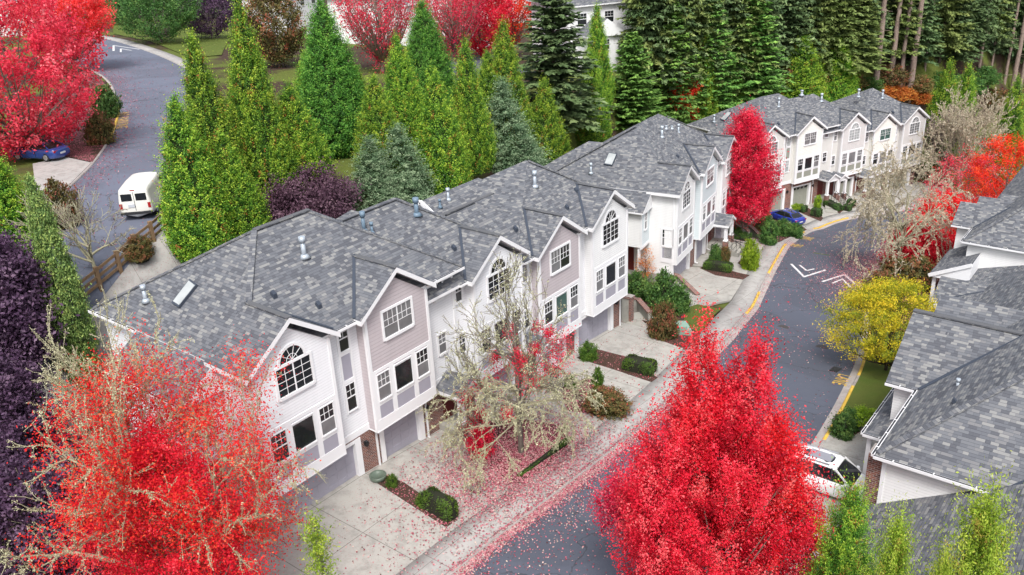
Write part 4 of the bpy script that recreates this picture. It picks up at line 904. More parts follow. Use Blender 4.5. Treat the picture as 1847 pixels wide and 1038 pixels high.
# ---------------------------------------------------------------- houses on the right side of the street
def body(r, x0, x1, y0, y1, z0, z1, mat, name='wall'):
    bm = bmesh.new(); box(bm, x0, x1, y0, y1, z0, z1); return done(bm, name, mat, r)
def board(r, segs, w=.1, h=.26, name='fascia_board'):
    for a, b in segs:
        bm = bmesh.new(); bar(bm, a, b, w, h); done(bm, name, M['white'], r)
h1 = empty('house', (0,0,0)); tag(h1, 'grey-roofed white house nearest the camera at bottom right beside the white car', 'house', 'houses along the right side of the street')
body(h1, 9.3, 30, -35, -21.95, -3, 4.5, M['sid_pure']); body(h1, 15.4, 24.3, -25, -20.55, -3, 4.55, M['sid_pure'])
body(h1, -13.5, 9.2, -35, -21.9, -1, 1.9, M['sid_pure'])
body(h1, 12.2, 13.4, -22.3, -20.75, -2, 1.6, M['brick'], 'brick_pier'); body(h1, 9.35, 10.2, -22.3, -21.3, -2, 4.4, M['brick'], 'brick_pier')
main_roof(h1, (9,31,-36,-21.6,4.6, dict(sx0=.7, sx1=.7, sy1=.7, sy0=.7)), [((9.1,-21.7,4.66),(16.1,-28.7,9.62))])
main_roof(h1, (15.1,21.9,-30,-20.2,4.62, dict(sx0=.68, sx1=.68)), [((18.5,-20.2,6.93),(18.5,-25,6.93))]); main_roof(h1, (17.9,24.6,-30,-20.75,4.58, dict(sx0=.68, sx1=.68)))
main_roof(h1, (14.2,19.4,-21.2,-19.75,2.12, dict(sx0=.5, sy1=.5)))
main_roof(h1, (-14,9.2,-36,-21.45,1.88, dict(sy1=.62, sy0=.62, sx0=.62)))
for a_, b_ in (((15.1,-21.65,4.70),(18.5,-25.1,7.02)), ((9.1,-26.3,4.72),(11.6,-28.8,6.3))): bm = bmesh.new(); bar(bm, a_, b_, .16, .03); done(bm, 'valley_flashing', M['flash'], h1)
gutter(h1, (9.0,-21.54,4.56), (15.1,-21.54,4.56)); gutter(h1, (8.93,-21.6,4.56), (8.93,-26.2,4.56)); gutter(h1, (14.2,-19.69,2.08), (19.4,-19.69,2.08)); gutter(h1, (14.14,-19.75,2.08), (14.14,-21.2,2.08)); gutter(h1, (-13,-21.39,1.84), (9.2,-21.39,1.84)); gutter(h1, (15.04,-20.2,4.56), (15.04,-21.5,4.56))
body(h1, 9.24, 9.34, -22.05, -21.9, 1.9, 4.5, M['white'], 'corner_board'); body(h1, 14.4, 14.6, -20.1, -19.9, -3, 2.0, M['white'], 'post')
body(h1, 15.3, 19.3, -20.54, -20.5, -3, .9, M['lav'], 'garage_door')
box_vent(h1, 12.4, -23.6, 6.0, .12); box_vent(h1, 17.0, -24.2, 5.95, .1)
pipe_vent(h1, 14.4, -23.3, 5.6, .5, .09)

h2 = empty('house', (0,0,0)); tag(h2, 'white house with stepped grey roofs behind the yellow-green tree', 'house', 'houses along the right side of the street')
A2 = PZ(1735,435.5,-.2); D2 = PZ(1716,406,-.2)
ax, ay = A2[0], A2[1]; dx_, dy_ = D2[0], D2[1]
body(h2, ax+.3, ax+24, -32, ay-.4, -10, -.3, M['sid_pure']); body(h2, dx_+.3, dx_+3.9, -20, dy_-.4, -10, -.25, M['sid_pure'])
main_roof(h2, (ax,ax+25,-32,ay,-.2, dict(sx0=.7, sx1=.7, sy1=.7, sy0=.7)), [((ax+.1,ay-.1,-.14),(ax+6,ay-6,4.0))])
main_roof(h2, (dx_,dx_+4.2,-24,dy_,-.2, dict(sx0=.68, sx1=.68)))
for q, zz in (((1767,354),1.25), ((1807,350),1.3)):
    R_ = PZ(*q, zz); main_roof(h2, (R_[0]-2.1,R_[0]+2.1,-28,R_[1],zz-1.42, dict(sx0=.68, sx1=.68)))
body(h2, dx_+4.5, dx_+6.2, -20, dy_-2.2, -10, -.2, M['sid_pure'])
main_roof(h2, (46,52,-17.8,-14.9,-2.44, dict(sy1=.5))); body(h2, 46.3,46.55,-15.4,-15.15,-9,-2.5, M['white'], 'post'); body(h2, 46.2, 51.8, -18, -16.6, -9, -2.5, M['sid_pure'])
board(h2, [((45.95,-14.9,-2.5),(45.95,-17.8,-1.05))])
main_roof(h2, (41,49.4,-32,-16.6,-2.67, dict(sy1=.31, sy0=.31))); main_roof(h2, (42.0,45.8,-23,-16.2,-2.75, dict(sx0=.65, sx1=.65)))
body(h2, 41.4, 49.3, -31, -17.0, -9, -2.75, M['sid_pure'])
bm = bmesh.new(); v = [bm.verts.new(q) for q in ((41.36,-31.4,-2.8),(41.36,-16.9,-2.8),(41.36,-24.3,-.4))]; bm.faces.new(v); r_ = bmesh.ops.extrude_face_region(bm, geom=bm.faces[:]); [setattr(v_, 'co', v_.co+Vector((.3,0,0))) for v_ in r_['geom'] if isinstance(v_, bmesh.types.BMVert)]; bmesh.ops.recalc_face_normals(bm, faces=bm.faces[:]); done(bm, 'wall', M['sid_pure'], h2)
board(h2, [((40.94,-16.6,-2.72),(40.94,-24.3,-.33)),((40.94,-31.9,-2.72),(40.94,-24.3,-.33))])
bm = bmesh.new(); bar(bm, (42.05,-16.7,-2.62), (43.9,-20.5,-1.44), .12, .03); done(bm, 'valley_flashing', M['flash'], h2)
gutter(h2, (ax-.07,ay,-.24), (ax-.07,ay-9,-.24)); gutter(h2, (ax,ay+.06,-.24), (dx_,ay+.06,-.24)); gutter(h2, (dx_-.07,dy_,-.24),(dx_-.07,ay,-.24))
box_vent(h2, 44.5, -20.5, -.9, .15)
bm = bmesh.new(); bar(bm, (dx_,ay-.05,-.12), (dx_+2.1,ay-2.1,1.32), .14, .03); done(bm, 'valley_flashing', M['flash'], h2)

# ---------------------------------------------------------------- houses far behind the conifers
def far_house(px, py, L, W, H, rz, label, roofh=3.5, wings=()):
    c = P(px, py); h = empty('far_house', tuple(c), rz); tag(h, label, 'house', 'houses beyond the conifers')
    body(h, -L/2, L/2, -W/2, W/2, -2, H, M['sid_pure'])
    main_roof(h, (-L/2-.5,L/2+.5,-W/2-.5,W/2+.5,H+.05, dict(sx0=.7, sy0=roofh/(W/2), sy1=roofh/(W/2))))
    bm = bmesh.new(); zt = H+.05+roofh*.93; v = [bm.verts.new(q) for q in ((L/2+.02,-W/2,H-.2),(L/2+.02,W/2,H-.2),(L/2+.02,0,zt))]; bm.faces.new(v); r_ = bmesh.ops.extrude_face_region(bm, geom=bm.faces[:]); [setattr(v_, 'co', v_.co+Vector((-.1,0,0))) for v_ in r_['geom'] if isinstance(v_, bmesh.types.BMVert)]; bmesh.ops.recalc_face_normals(bm, faces=bm.faces[:]); done(bm, 'gable_wall', M['sid_pure'], h)
    F1 = front(-W/2)
    for i in range(int(L/4)): window(F1, h, -L/2+1.5+i*4, -L/2+2.8+i*4, H-2.4, H-1.0, 'dh')
    for w in wings:
        x, y, l, ww, hh = w; body(h, x-l/2, x+l/2, y-ww/2, y+ww/2, -2, hh, M['sid_pure']); main_roof(h, (x-l/2-.4,x+l/2+.4,y-ww/2-.4,y+ww/2+.4,hh+.03, dict(sx0=.7, sx1=.7)))
        window(front(y-ww/2), h, x-.5, x+.5, hh-1.8, hh-.6, 'dh')
    return h
far_house(1085, 118, 16, 11, 9, -.5, 'distant grey-roofed white house seen through the gap behind the blue-green spruce', wings=((5.5,-6.5,5,4,7.2),(-4,-6,5,5,5.5)))
far_house(735, 75, 30, 11, 9.5, .15, 'distant white house glimpsed behind the bare-branched red trees at the top', wings=((-8,-6.5,6,4,8),(6,-6.5,6,4,8)))
far_house(520, 60, 14, 10, 8, .3, 'distant grey-roofed house almost hidden above the tall yellow-green conifers')
far_house(905, 40, 14, 10, 8, -.2, 'distant pale house hidden behind the crimson tree at the top')
far_house(40, 60, 12, 9, 6, .2, 'distant pale house hidden behind the red maples at top left')
st(patch('lot', [tuple(P(*p)[:2]) for p in ((790,150),(760,115),(900,100),(960,130),(900,165))], .06, M['asphalt']))

# ---------------------------------------------------------------- trees, placed on the ground they grow from
def tree(proto, H0, R0, px, yb, yt, w, label, group=None, cat='tree', rz=None, pos=None, name='conifer'):
    pos = P(px, yb) if pos is None else np.array(pos, float); h = topz(pos, px, yt); r = w/2*rng(pos+np.array([0,0,h*.4]))/FPX
    return put_tree(name, proto[0], proto[1], pos, label, cat, group, (r/R0, r/R0, h/H0), (px*7.3) % 6.28 if rz is None else rz)
rr = random.Random(5); rgt_ = np.random.default_rng(3)
HED = 'yellow-green conifers screening the upper road'
A_ = [ # px, base, top, width, proto, label
 (372,470,168,132,0,'bushy yellow-green conifer beside the white van'),
 (405,385,62,110,1,'tall yellow-green conifer just right of the upper road bend'),
 (436,450,235,112,2,'lower yellow-green conifer in front of the tall pair by the van'),
 (487,360,5,110,2,'tallest yellow-green conifer at the top left of the hedge'),
 (546,345,148,112,0,'yellow-green conifer standing above the purple twiggy tree'),
 (692,318,138,96,1,'yellow-green conifer left of centre behind the pale spruces'),
 (735,270,64,84,2,'conifer tucked behind the left-centre yellow-green one'),
 (803,385,130,112,1,'broad yellow-green conifer right behind the roof ridge'),
 (853,310,70,86,0,'rusty-tipped conifer between two taller green ones'),
 (918,262,40,88,2,'tall narrow conifer left of the blue-green spruce'),
 (987,320,145,86,1,'evenly shaped conifer standing alone before the dark gap'),
 (1066,285,92,78,0,'narrow conifer right of the dark gap'),
 (1078,200,10,60,2,'slim rusty conifer top poking up before the distant grey roof'),
 (22,455,245,112,1,'yellow-green conifer at the left edge below the red maple'),
 (1437,198,66,104,0,'bright conifer behind the far row, left of the pair'),
 (1502,198,70,80,1,'bright narrow conifer behind the far row, right of the pair'),
 (1324,192,110,42,2,'small conifer behind the far row roof'),
 (1372,192,133,50,0,'smallest conifer dome behind the far row roof'),
 (1686,300,112,62,1,'bright conifer at the right, behind the far row end'),
 (1722,290,118,60,2,'bright conifer at the right, second from the far row end'),
 (1803,330,140,62,0,'conifer near the right edge below the tall bare trunks'),
 (572,262,96,84,1,'deep-set conifer half hidden behind the dense dark green cone'),
 (458,285,96,84,0,'conifer tucked between the two tallest left ones'),
 (886,225,92,70,0,'conifer behind the tall narrow one left of the spruce'),
 (656,262,118,70,2,'small conifer right of the dense dark green cone'),
 (1262,245,60,70,2,'narrow conifer beside the small coral-red tree'),
]
for px, yb, yt, w, k_, lab in A_: tree(ARB[k_], 12, 2.3, px, yb, yt, w*.90, lab, HED)
for px, yb, yt, w, k_, lab in ((612,275,0,122,0,'dense dark green cone-shaped conifer left of the red bare-limbed tree'),(778,215,2,92,1,'dark green conifer between the two red bare-limbed trees')):
    tree(ARBD[k_], 13, 3.0, px, yb, yt, w, lab, 'dense green conifers')
for px, yb, yt, w, k_, lab in ((1140,275,60,130,0,'broad feathery green fir behind the near row'),(1205,235,0,120,1,'feathery green fir behind the coral-red tree'),(1275,215,-20,110,0,'feathery green fir left of the far row'),(1345,205,-40,130,1,'tall feathery green fir above the far row roof')):
    tree(FIRB[k_], 13, 3.6, px, yb, yt, w*1.15, lab, 'feathery green firs')
tree(FIR[0], 14, 3.4, 1003, 240, -70, 200, 'big blue-green spruce at the top centre')
tree(FIR[1], 14, 3.4, 1530, 132, -60, 130, 'broad drooping fir above the bright conifer pair')
SPL = 'pale young spruces behind the near row'
for px, yb, yt, w, k_, lab in ((682,400,245,118,0,'pale-tipped young spruce left of its darker twin'),(733,400,222,128,1,'blue-green young spruce right of its pale-tipped twin'),(914,318,140,116,0,'pale slender spruce with thin leader among the conifers'),(958,320,245,60,1,'small spruce at the foot of the lone conifer')):
    tree(SPR[k_], 9, 2.0, px, yb, yt, w, lab, SPL)
# tall narrow spruce left of the near row
c_ = crown('narrow_spruce', M['sprg'], [(0,.55),(.1,.85),(.35,1),(.6,.9),(.8,.6),(.93,.3),(1,.05)], 13, 1.6, 1700, 26, .38, .17, 5, z0=.02, elong=1.3, upw=.15, inner=.55, amp=.35, tipc=.2, barkmat=M['bark_dark'], trunk_r=.18, limbs=20, asp=.5)
tree(c_, 13, 1.6, 160, 700, 300, 54, 'tall narrow grey-green spruce at the left corner of the near row')
# forest
fr_g = 'dark firs of the forest behind'; 
FL = {0:'dark fir in the forest backdrop at the top right', 1:'dark fir in the forest backdrop at the top centre', 2:'dark fir in the backdrop at the top left'}
n_ = 0
for i in range(64):
    px = 1180+ (i % 16)*46+rr.uniform(-16, 16); row = i//16; pos = P(px, (178 if px < 1385 else 150 if px < 1540 else 128)-row*14-rr.uniform(0, 10)); h = rr.uniform(17, 27)+row*3; r = rr.uniform(3.2, 5.0); k_ = rr.randrange(3)
    if 1380 < px < 1450 and row == 0: continue
    if px > 1540 and row == 0 and i % 2: continue
    put_tree('fir_tree', FIR[k_][0], FIR[k_][1], pos, FL[0] if px > 1400 else FL[1], 'tree', 'dark firs of the forest behind at the '+('right' if px > 1400 else 'centre'), (r/3.4, r/3.4, h/14), rr.uniform(0, 6.28)); n_ += 1
for i in range(16):
    px = 230+i*20+rr.uniform(-8, 8); pos = P(px, 40-rr.uniform(0, 14)); h = rr.uniform(11, 17); r = rr.uniform(3.0, 4.2); k_ = rr.randrange(3)
    put_tree('fir_tree', FIR[k_][0], FIR[k_][1], pos, FL[2], 'tree', 'dark firs of the backdrop at the left', (r/3.4, r/3.4, h/14), rr.uniform(0, 6.28))
# tall firs with bare trunks
TT = [(1577,168,1.0),(1604,166,.85),(1622,164,.7),(1640,172,1.0),(1765,130,.5),(1822,185,.9),(1834,192,.65),(1812,150,.55),(1711,100,.4),(1545,120,.45),(1668,120,.4),(1790,110,.4)]
TLAB = ['tall bare reddish fir trunk, leftmost of the thick ones','tall bare fir trunk second from the left, leaning beside a thinner one','thin bare trunk close to the right of the second thick one','thick bare fir trunk rising above the orange bushes','slender dark trunk deeper in the forest at right','thick pale bare trunk near the right edge','thin bare trunk just right of the thick right-edge trunk','thin trunk behind the thick right-edge trunk','thinnest dark trunk deep in the forest','slim trunk in shade left of the thick trunks','slim shaded trunk between the orange bushes and the bright conifers','slim shaded trunk in the right-hand forest']
for (px, yb, s_), lab in zip(TT, TLAB):
    pos = P(px, yb); H = 34; S = []
    for i in range(10): S.append([rgt_.normal(0,.05),rgt_.normal(0,.05),-1+H*i/10,0,0,-1+H*(i+1)/10,.52*s_*(1-i*.06),.52*s_*(1-(i+1)*.06)])
    for i in range(26):
        z = rgt_.uniform(5, 30); a = rgt_.uniform(0, 6.28); L = rgt_.uniform(.5, 1.6); S.append([0,0,z,math.cos(a)*L,math.sin(a)*L,z+rgt_.uniform(-.2,.3),.05,.015])
    V, F = tubes(S, 8); t_ = empty('tall_fir', tuple(pos)); tag(t_, lab, 'tree', 'tall firs with bare trunks'); link('trunk', npmesh('tall_fir_trunk', V, F, M['bark_fir'], smooth=True), t_)
    c = link('crown', FIR[0][0], t_); c.location = (0,0,H*.62); c.scale = (1.2,1.2,1.4)
# undergrowth along the forest edge
UND = [crown('under%d'%i, M[m_], BUSH, 3, 2.0, 260, 26, .5, .22, 91+i, z0=.02, inner=.5, upw=.2) for i, m_ in enumerate(('dull','shrub','orange'))]
ug = [(1560,168,1,60),(1590,176,2,50),(1615,180,2,52),(1655,186,2,46),(1680,190,1,40),(1530,160,0,60),(1240,190,0,60),(1650,165,0,60),(1740,170,1,70),(1790,190,0,60),(1835,215,1,70),(1470,150,0,60),(1410,150,0,70),(1635,178,2,40),(1700,160,1,60),(1770,150,1,60),(1600,150,0,70)]
UL_ = {0:'low dull autumn bush at the forest edge',1:'low dark green bush at the forest edge',2:'orange autumn bush at the foot of the bare trunks'}
for px, yb, k_, w in ug:
    pos = P(px, yb); r = .8*w/2*rng(pos)/FPX; put_tree('bush', UND[k_][0], None, pos, UL_[k_], 'bush', 'bushes along the forest edge, '+('dull','green','orange')[k_], (r/2, r/2, r/2.9), rr.uniform(0,6), 'foliage')

# red and purple broadleaf trees
def broad(nm, mat, prof, H, R, nc, lpc, cs, ls, seed, px, yb, yt, w, label, cat='tree', pos=None, bark='bark', limbs=40, group=None, **kw):
    pos = P(px, yb) if pos is None else np.array(pos, float)
    h = topz(pos, px, yt); r = w/2*rng(pos+np.array([0,0,h*.5]))/FPX
    c = crown(nm, M[mat], prof, h, r, nc, lpc, cs, ls, seed, barkmat=M[bark], limbs=limbs, trunk_r=max(.1, h*.02), **kw)
    return put_tree(nm, c[0], c[1], pos, label, cat, group, (1,1,1), 0), pos, h, r
hero1, hp, hh1, hr1 = broad('red_maple','red',[(0,.45),(.12,.82),(.35,1),(.6,.93),(.82,.62),(1,.15)],11,4.6,820,170,.50,.088,201,1284,1130,712,284,'large crimson maple in the foreground right of the street', z0=.10, elong=2.1, upw=.65, inner=.42, amp=.42, limbs=150, csd=.28, cspr=.28, rand=.8, bark='twig', tipc=.12)
for (px, yt, w, nn) in ((1272,576,118,230),(1372,614,116,210),(1196,762,120,150),(1412,748,104,140),(1320,660,110,150),(1140,860,110,110)):
    c0 = offs_px(px, yt, hp, rgt_.uniform(-1.5, 1.0)); top = c0[2]; rr_ = w/2*rng(hp)/FPX
    cm, _ = crown('spire', M['red'], [(0,.8),(.3,1),(.6,.75),(.85,.35),(1,.06)], top-hh1*.42, rr_, nn, 130, .5, .088, px, z0=.0, elong=2.0, upw=.75, inner=.3, amp=.35, cspr=.28, rand=.8, tipc=.12, csd=.28)
    o = link('crown', cm, hero1); o.location = (c0[0], c0[1], hh1*.42)
broad('red_maple','red',[(0,.5),(.15,.95),(.35,1),(.6,.85),(.8,.55),(1,.1)],9,5.6,620,150,.55,.088,203,352,1150,752,235,'crown', z0=.12, elong=1.4, upw=.4, inner=.25, amp=.4, limbs=60, bark='twig')
tmp = [o for o in bpy.data.objects if o.get('label') == 'crown']
hero2 = tmp[0]; hero2['label'] = 'orange-red maple at bottom left before the near row'
# its half-bare lichen-covered upper limbs belong to the same tree
H2 = topz(np.array(hero2.location), 320, 575); t2, l2, f2 = lichen_tree('bare_limbs', H2, 5.9, 15, tuft=34, ls=.075, leafmat_=M['redor'], leafn=70, leafz=(0,.85), leafsz=.088, leafside=lambda T: (T[:,0]*.63-T[:,1]*.777 > -2.4) & (T[:,0]*.63-T[:,1]*.777 < 4.4), limbs=15, depth=4, base=.12, spread=1.2, rk=.026)
for nm, me in (('limbs', t2), ('lichen', l2), ('leaf_clumps', f2)): link(nm, me, hero2)
# tree with lichen in front of the near row
pos = P(940, 822); hh = topz(pos, 935, 462)
t3, l3, f3 = lichen_tree('lichen_tree', hh, 3.6, 22, tuft=20, ls=.08, limbs=11, depth=4, base=.22, spread=.85, rk=.016, bark='bark')
t_ = put_tree('lichen_tree', l3, t3, pos, 'half-bare lichen-covered tree with a few red leaf clusters before the near row', 'tree', crownname='lichen')
t3, l3, f3 = lichen_tree('lichen_skirt', hh*.50, 5.3, 27, tuft=21, ls=.10, limbs=17, depth=4, base=.26, spread=1.35, rk=.02, droop=1.3, bark='barkl'); link('lower_limbs', t3, t_); link('lichen', l3, t_)
clusters('leaf_clusters', [offs_px(x, y, pos, rgt_.uniform(-1.2, 1.0)) for x, y in ((850,762),(868,742),(842,720),(862,700),(885,690),(900,668),(893,642),(930,640),(958,690),(985,660),(1003,628),(990,600),(1012,650),(965,630),(920,600),(940,660),(905,720),(875,770),(1020,610),(970,590),(915,745))], pos, .30, 300, .085, 'red', 9, t_)
pos = P(1618, 492); hh = topz(pos, 1620, 262)
t4, l4, _ = lichen_tree('lichen_tree', hh, 5.6, 33, tuft=30, ls=.12, limbs=19, depth=4, base=.1, spread=1.25, nchild=3, rk=.016, droop=.5, lm='lichenb')
put_tree('lichen_tree', l4, t4, pos, 'pale leafless lichen-covered tree in the right bend of the road', 'tree', crownname='lichen')
pos = P(1728, 352); hh = topz(pos, 1735, 168)
t5, l5, f5 = lichen_tree('lichen_tree', hh, 7.0, 41, tuft=22, ls=.17, rk=.014, limbs=17, depth=4, base=.1, spread=.95, lm='lichenb')
put_tree('lichen_tree', l5, t5, pos, 'sprawling pale bare tree beyond the far row end', 'tree', crownname='lichen')
pos = P(1700, 330); 
t6, l6, f6 = lichen_tree('twiggy_tree', topz(pos, 1690, 190), 5.6, 44, tuft=26, ls=.13, rk=.014, limbs=20, depth=4, base=.08, spread=.8, lm='plum')
put_tree('twiggy_tree', l6, t6, pos, 'pinkish bare twiggy tree against the end of the far row', 'tree', crownname='twigs')
pos = P(175, 500)
t7, l7, f7 = lichen_tree('bare_sapling', topz(pos, 190, 335), 3.6, 47, tuft=8, ls=.09, limbs=9, depth=4, base=.1, spread=.9, lm='plum')
put_tree('bare_sapling', l7, t7, pos, 'leafless grey sapling by the wooden fence behind the near row', 'tree', crownname='twigs')
broad('red_maple','redpink',OVAL,9,5,650,60,.8,.24,211,55,285,-70,262,'large pinkish-red maple at the left edge above the blue car', inner=.3, amp=.2, upw=.4, limbs=60, z0=.03)
broad('red_maple','redpink',OVAL,9,5,600,55,.8,.26,212,140,128,-75,135,'pinkish-red maple right of the big one at the top left', inner=.35, upw=.4, limbs=40, z0=.16)
broad('red_maple','redpink',VASE,9,5,260,40,.9,.26,213,690,130,-60,150,'upswept bare-limbed red tree left of the dark green conifer', inner=.4, upw=.8, limbs=200, z0=.1, elong=2.2, bark='twig')
broad('red_maple','redpink',VASE,9,5,280,42,.9,.26,214,818,112,-60,140,'upswept bare-limbed red tree in the middle of the top edge', inner=.4, upw=.8, limbs=180, z0=.1, elong=2.2, bark='twig')
broad('red_maple','red',OVAL,9,5,420,55,.9,.28,215,868,105,-60,120,'dense crimson tree at the top, right of the bare-limbed one', inner=.3, upw=.3, limbs=20)
broad('red_maple','redor',VASE,9,5,240,40,.9,.28,216,925,100,-50,90,'coral-red tree at the top, beside the blue-green spruce', inner=.4, upw=.7, limbs=100, bark='twig')
broad('red_maple','redor',OVAL,6,3,260,55,.6,.22,217,1226,248,130,62,'small coral-red tree behind the middle row', inner=.3, upw=.3, limbs=30)
broad('red_maple','red',[(0,.8),(.12,1),(.4,.98),(.65,.85),(.85,.5),(1,.1)],11,3.4,900,85,.62,.15,218,1334,432,200,96,'slim crimson maple between the middle and far rows', inner=.3, upw=.4, limbs=60, z0=.2, amp=.22, pos=P(1334,432))
broad('red_maple','redor',BUSH,6,5,360,60,.7,.18,219,1800,420,240,130,'orange-red maple left of the right-hand forest', inner=.3, upw=.2)
broad('red_maple','redpink',BUSH,6,5,200,50,.7,.18,220,1738,380,270,110,'red maple beyond the sprawling bare tree', inner=.3, upw=.2)
broad('red_maple','red',BUSH,5,5,420,60,.6,.16,221,1690,455,345,100,'crimson maple between the leafless tree and the second house', inner=.3, upw=.2)
broad('red_maple','red',BUSH,4,4,420,60,.6,.17,222,1655,485,408,110,'low crimson shrubby maple at the foot of the leafless tree', inner=.3, upw=.2)
broad('maple','yellow',[(0,.55),(.15,.95),(.45,1),(.75,.8),(1,.25)],5,4,520,100,.42,.10,223,1597,672,516,190,'spreading yellow-green maple on the lawn before the right-hand houses', inner=.25, upw=.05, z0=.28, amp=.3, limbs=70, elong=1.6, flat=.15, bark='bark_dark')
broad('plum_tree','purple',BUSH,9,4,900,60,.65,.2,231,28,660,415,140,'dark purple plum tree at the left edge, upper', inner=.4, amp=.3, upw=.3)
broad('plum_tree','purple',BUSH,7,4,700,60,.6,.18,232,20,900,610,190,'dark purple plum tree at the left edge, middle', inner=.4, amp=.3, upw=.3)
broad('plum_tree','purple',BUSH,7,4,900,60,.6,.16,233,50,1120,830,250,'dark purple plum tree in the bottom left corner', inner=.4, amp=.3, upw=.3)
broad('plum_tree','plum',BUSH,6,4,700,60,.6,.16,234,548,405,308,180,'purple twiggy tree just behind the near row ridge', inner=.3, amp=.2, upw=.4, limbs=60)
broad('plum_tree','purple',OVAL,6,4,300,50,.8,.28,235,382,70,-20,90,'dark purple tree at the top left beyond the lawn', inner=.4)
broad('oak_tree','dull',OVAL,6,4,420,50,.8,.28,236,505,120,-30,110,'reddish-green autumn tree above the tallest yellow-green conifer', inner=.4)
broad('broadleaf_tree','shrub',OVAL,6,4,420,50,.9,.3,237,292,78,-40,130,'dull green broad tree beside the top lawn', inner=.4)
broad('broadleaf_tree','shrub',OVAL,6,4,420,50,.9,.3,238,225,45,-50,110,'dull green tree at the far end of the upper road', inner=.4)
st(patch('lawn', [tuple(P(*p)[:2]) for p in ((205,62),(200,35),(300,30),(420,60),(400,100),(345,105),(270,75))], .06, M['lawn']))
# near right conifers in the foreground
FT = [crown('near_conifer%d'%i, M[mm], [(0,1),(.3,.9),(.6,.62),(.85,.28),(1,.02)], 10, 2.4, 1500, 110, .50, .10, 301+i, z0=.02, elong=2.0, upw=.5, inner=.55, amp=.45, tipc=.3, cspr=.24, barkmat=M['bark_dark'], trunk_r=.16, asp=.36, brown=.06, rand=.6) for i, mm in enumerate(('arb','arby'))]
for px, yt, w, d, k_, lab in ((1540,876,112,31,0,'foreground conifer with rusty tips between the crimson maple and the near house'),(1625,938,110,27,1,'lime-green conifer tops at the bottom right before the lower roof'),(1785,897,165,26,1,'bright lime-green conifer at the bottom right corner'),(1705,1008,80,25,1,'short lime-green conifer between two taller ones at bottom right')):
    v_ = ray(px, yt); v_ = v_/np.linalg.norm(v_); q = CAM+v_*d; g_ = G(q[0], q[1]); h_ = q[2]-g_; r_ = w/2*d/FPX*1.25
    put_tree('conifer', FT[k_][0], FT[k_][1], (q[0], q[1], g_), lab, 'tree', 'foreground conifers at bottom right', (r_/2.4, r_/2.4, h_/10), px*.9)
v_ = ray(560, 922); v_ /= np.linalg.norm(v_); q = CAM+v_*30; g_ = G(q[0], q[1])
c_ = crown('leader', M['arby'], [(0,1),(.4,.7),(.7,.42),(.85,.3),(.95,.14),(1,.06)], q[2]-g_, .75, 330, 34, .26, .11, 333, z0=.02, elong=1.8, upw=.3, inner=.2, barkmat=M['bark'], limbs=10, asp=.35, trunk_r=.12, trunk_top=.98)
put_tree('conifer', c_[0], c_[1], (q[0], q[1], g_), 'pale lime conifer leader poking up at the bottom edge before the first drive')

# ---------------------------------------------------------------- vehicles
PAINTW = plain('white_car_paint', (.80,.80,.80), .25, .5, .01, coat=.6); PAINTB = plain('blue_car_paint', (.012,.03,.26), .22, .5, .05, coat=.8); PAINTD = plain('dark_blue_car_paint', (.02,.05,.22), .25, .5, .05, coat=.8)
PAINTV = plain('cream_van_paint', (.74,.73,.68), .35, .4, .02, coat=.3); PAINTS = plain('silver_blue_car_paint', (.42,.46,.55), .25, .5, .02, coat=.6)
TYRE = plain('tyre_rubber', (.02,.02,.02), .8); RIM = plain('alloy_rim', (.45,.45,.47), .3, .5, metal=.7); CARGL = mk_glass('car_glass', (.012,.014,.016), .05, .7); SUNR = plain('sunroof_glass', (.26,.26,.29), .12, .6); TAIL = plain('tail_lamp_red', (.35,.01,.01), .25, .6); LAMP = plain('head_lamp', (.6,.62,.65), .15, .6)
TRIMD = plain('dark_plastic', (.03,.03,.033), .6); PLATE = plain('licence_plate', (.5,.52,.55), .5)
def loft(st_, ring, mats, name, parent, smooth=True, mi=None):
    bm = bmesh.new(); R = []
    for s in st_: R.append([bm.verts.new((s[0], y, z)) for y, z in ring(s)])
    n = len(R[0])
    for a, b in zip(R, R[1:]):
        for i in range(n): bm.faces.new((a[i], a[(i+1) % n], b[(i+1) % n], b[i]))
    bm.faces.new(R[0][::-1]); bm.faces.new(R[-1]); bmesh.ops.recalc_face_normals(bm, faces=bm.faces[:])
    bmesh.ops.subdivide_edges(bm, edges=bm.edges[:], cuts=1, smooth=.4, use_grid_fill=True)
    return done(bm, name, mats, parent, smooth)
def r_body(s):
    x, zb, zt, w = s; return [(-w*.9,zb),(-w*.98,zb+.12),(-w,zb+(zt-zb)*.5),(-w*.97,zt-.1),(-w*.88,zt),(-w*.4,zt+.03),(w*.4,zt+.03),(w*.88,zt),(w*.97,zt-.1),(w,zb+(zt-zb)*.5),(w*.98,zb+.12),(w*.9,zb)]
def r_cab(s):
    x, zb, zt, w0, w1 = s; h = zt-zb; return [(-w0,zb),(-w0*.5-w1*.5,zb+h*.5),(-w1,zt-.04),(-w1*.8,zt),(0,zt+.02),(w1*.8,zt),(w1,zt-.04),(w0*.5+w1*.5,zb+h*.5),(w0,zb)]
def wheels(p, xs_, W, r):
    for x in xs_:
        for s in (-1, 1):
            bm = bmesh.new(); y = s*(W/2-.13); cyl(bm, (x,y-s*.1,r), (x,y+s*.12,r), r, r, 20); w_ = done(bm, 'wheel', TYRE, p)
            bm = bmesh.new(); cyl(bm, (x,y+s*.115,r), (x,y+s*.135,r), r*.66, r*.62, 16); done(bm, 'rim', RIM, w_)
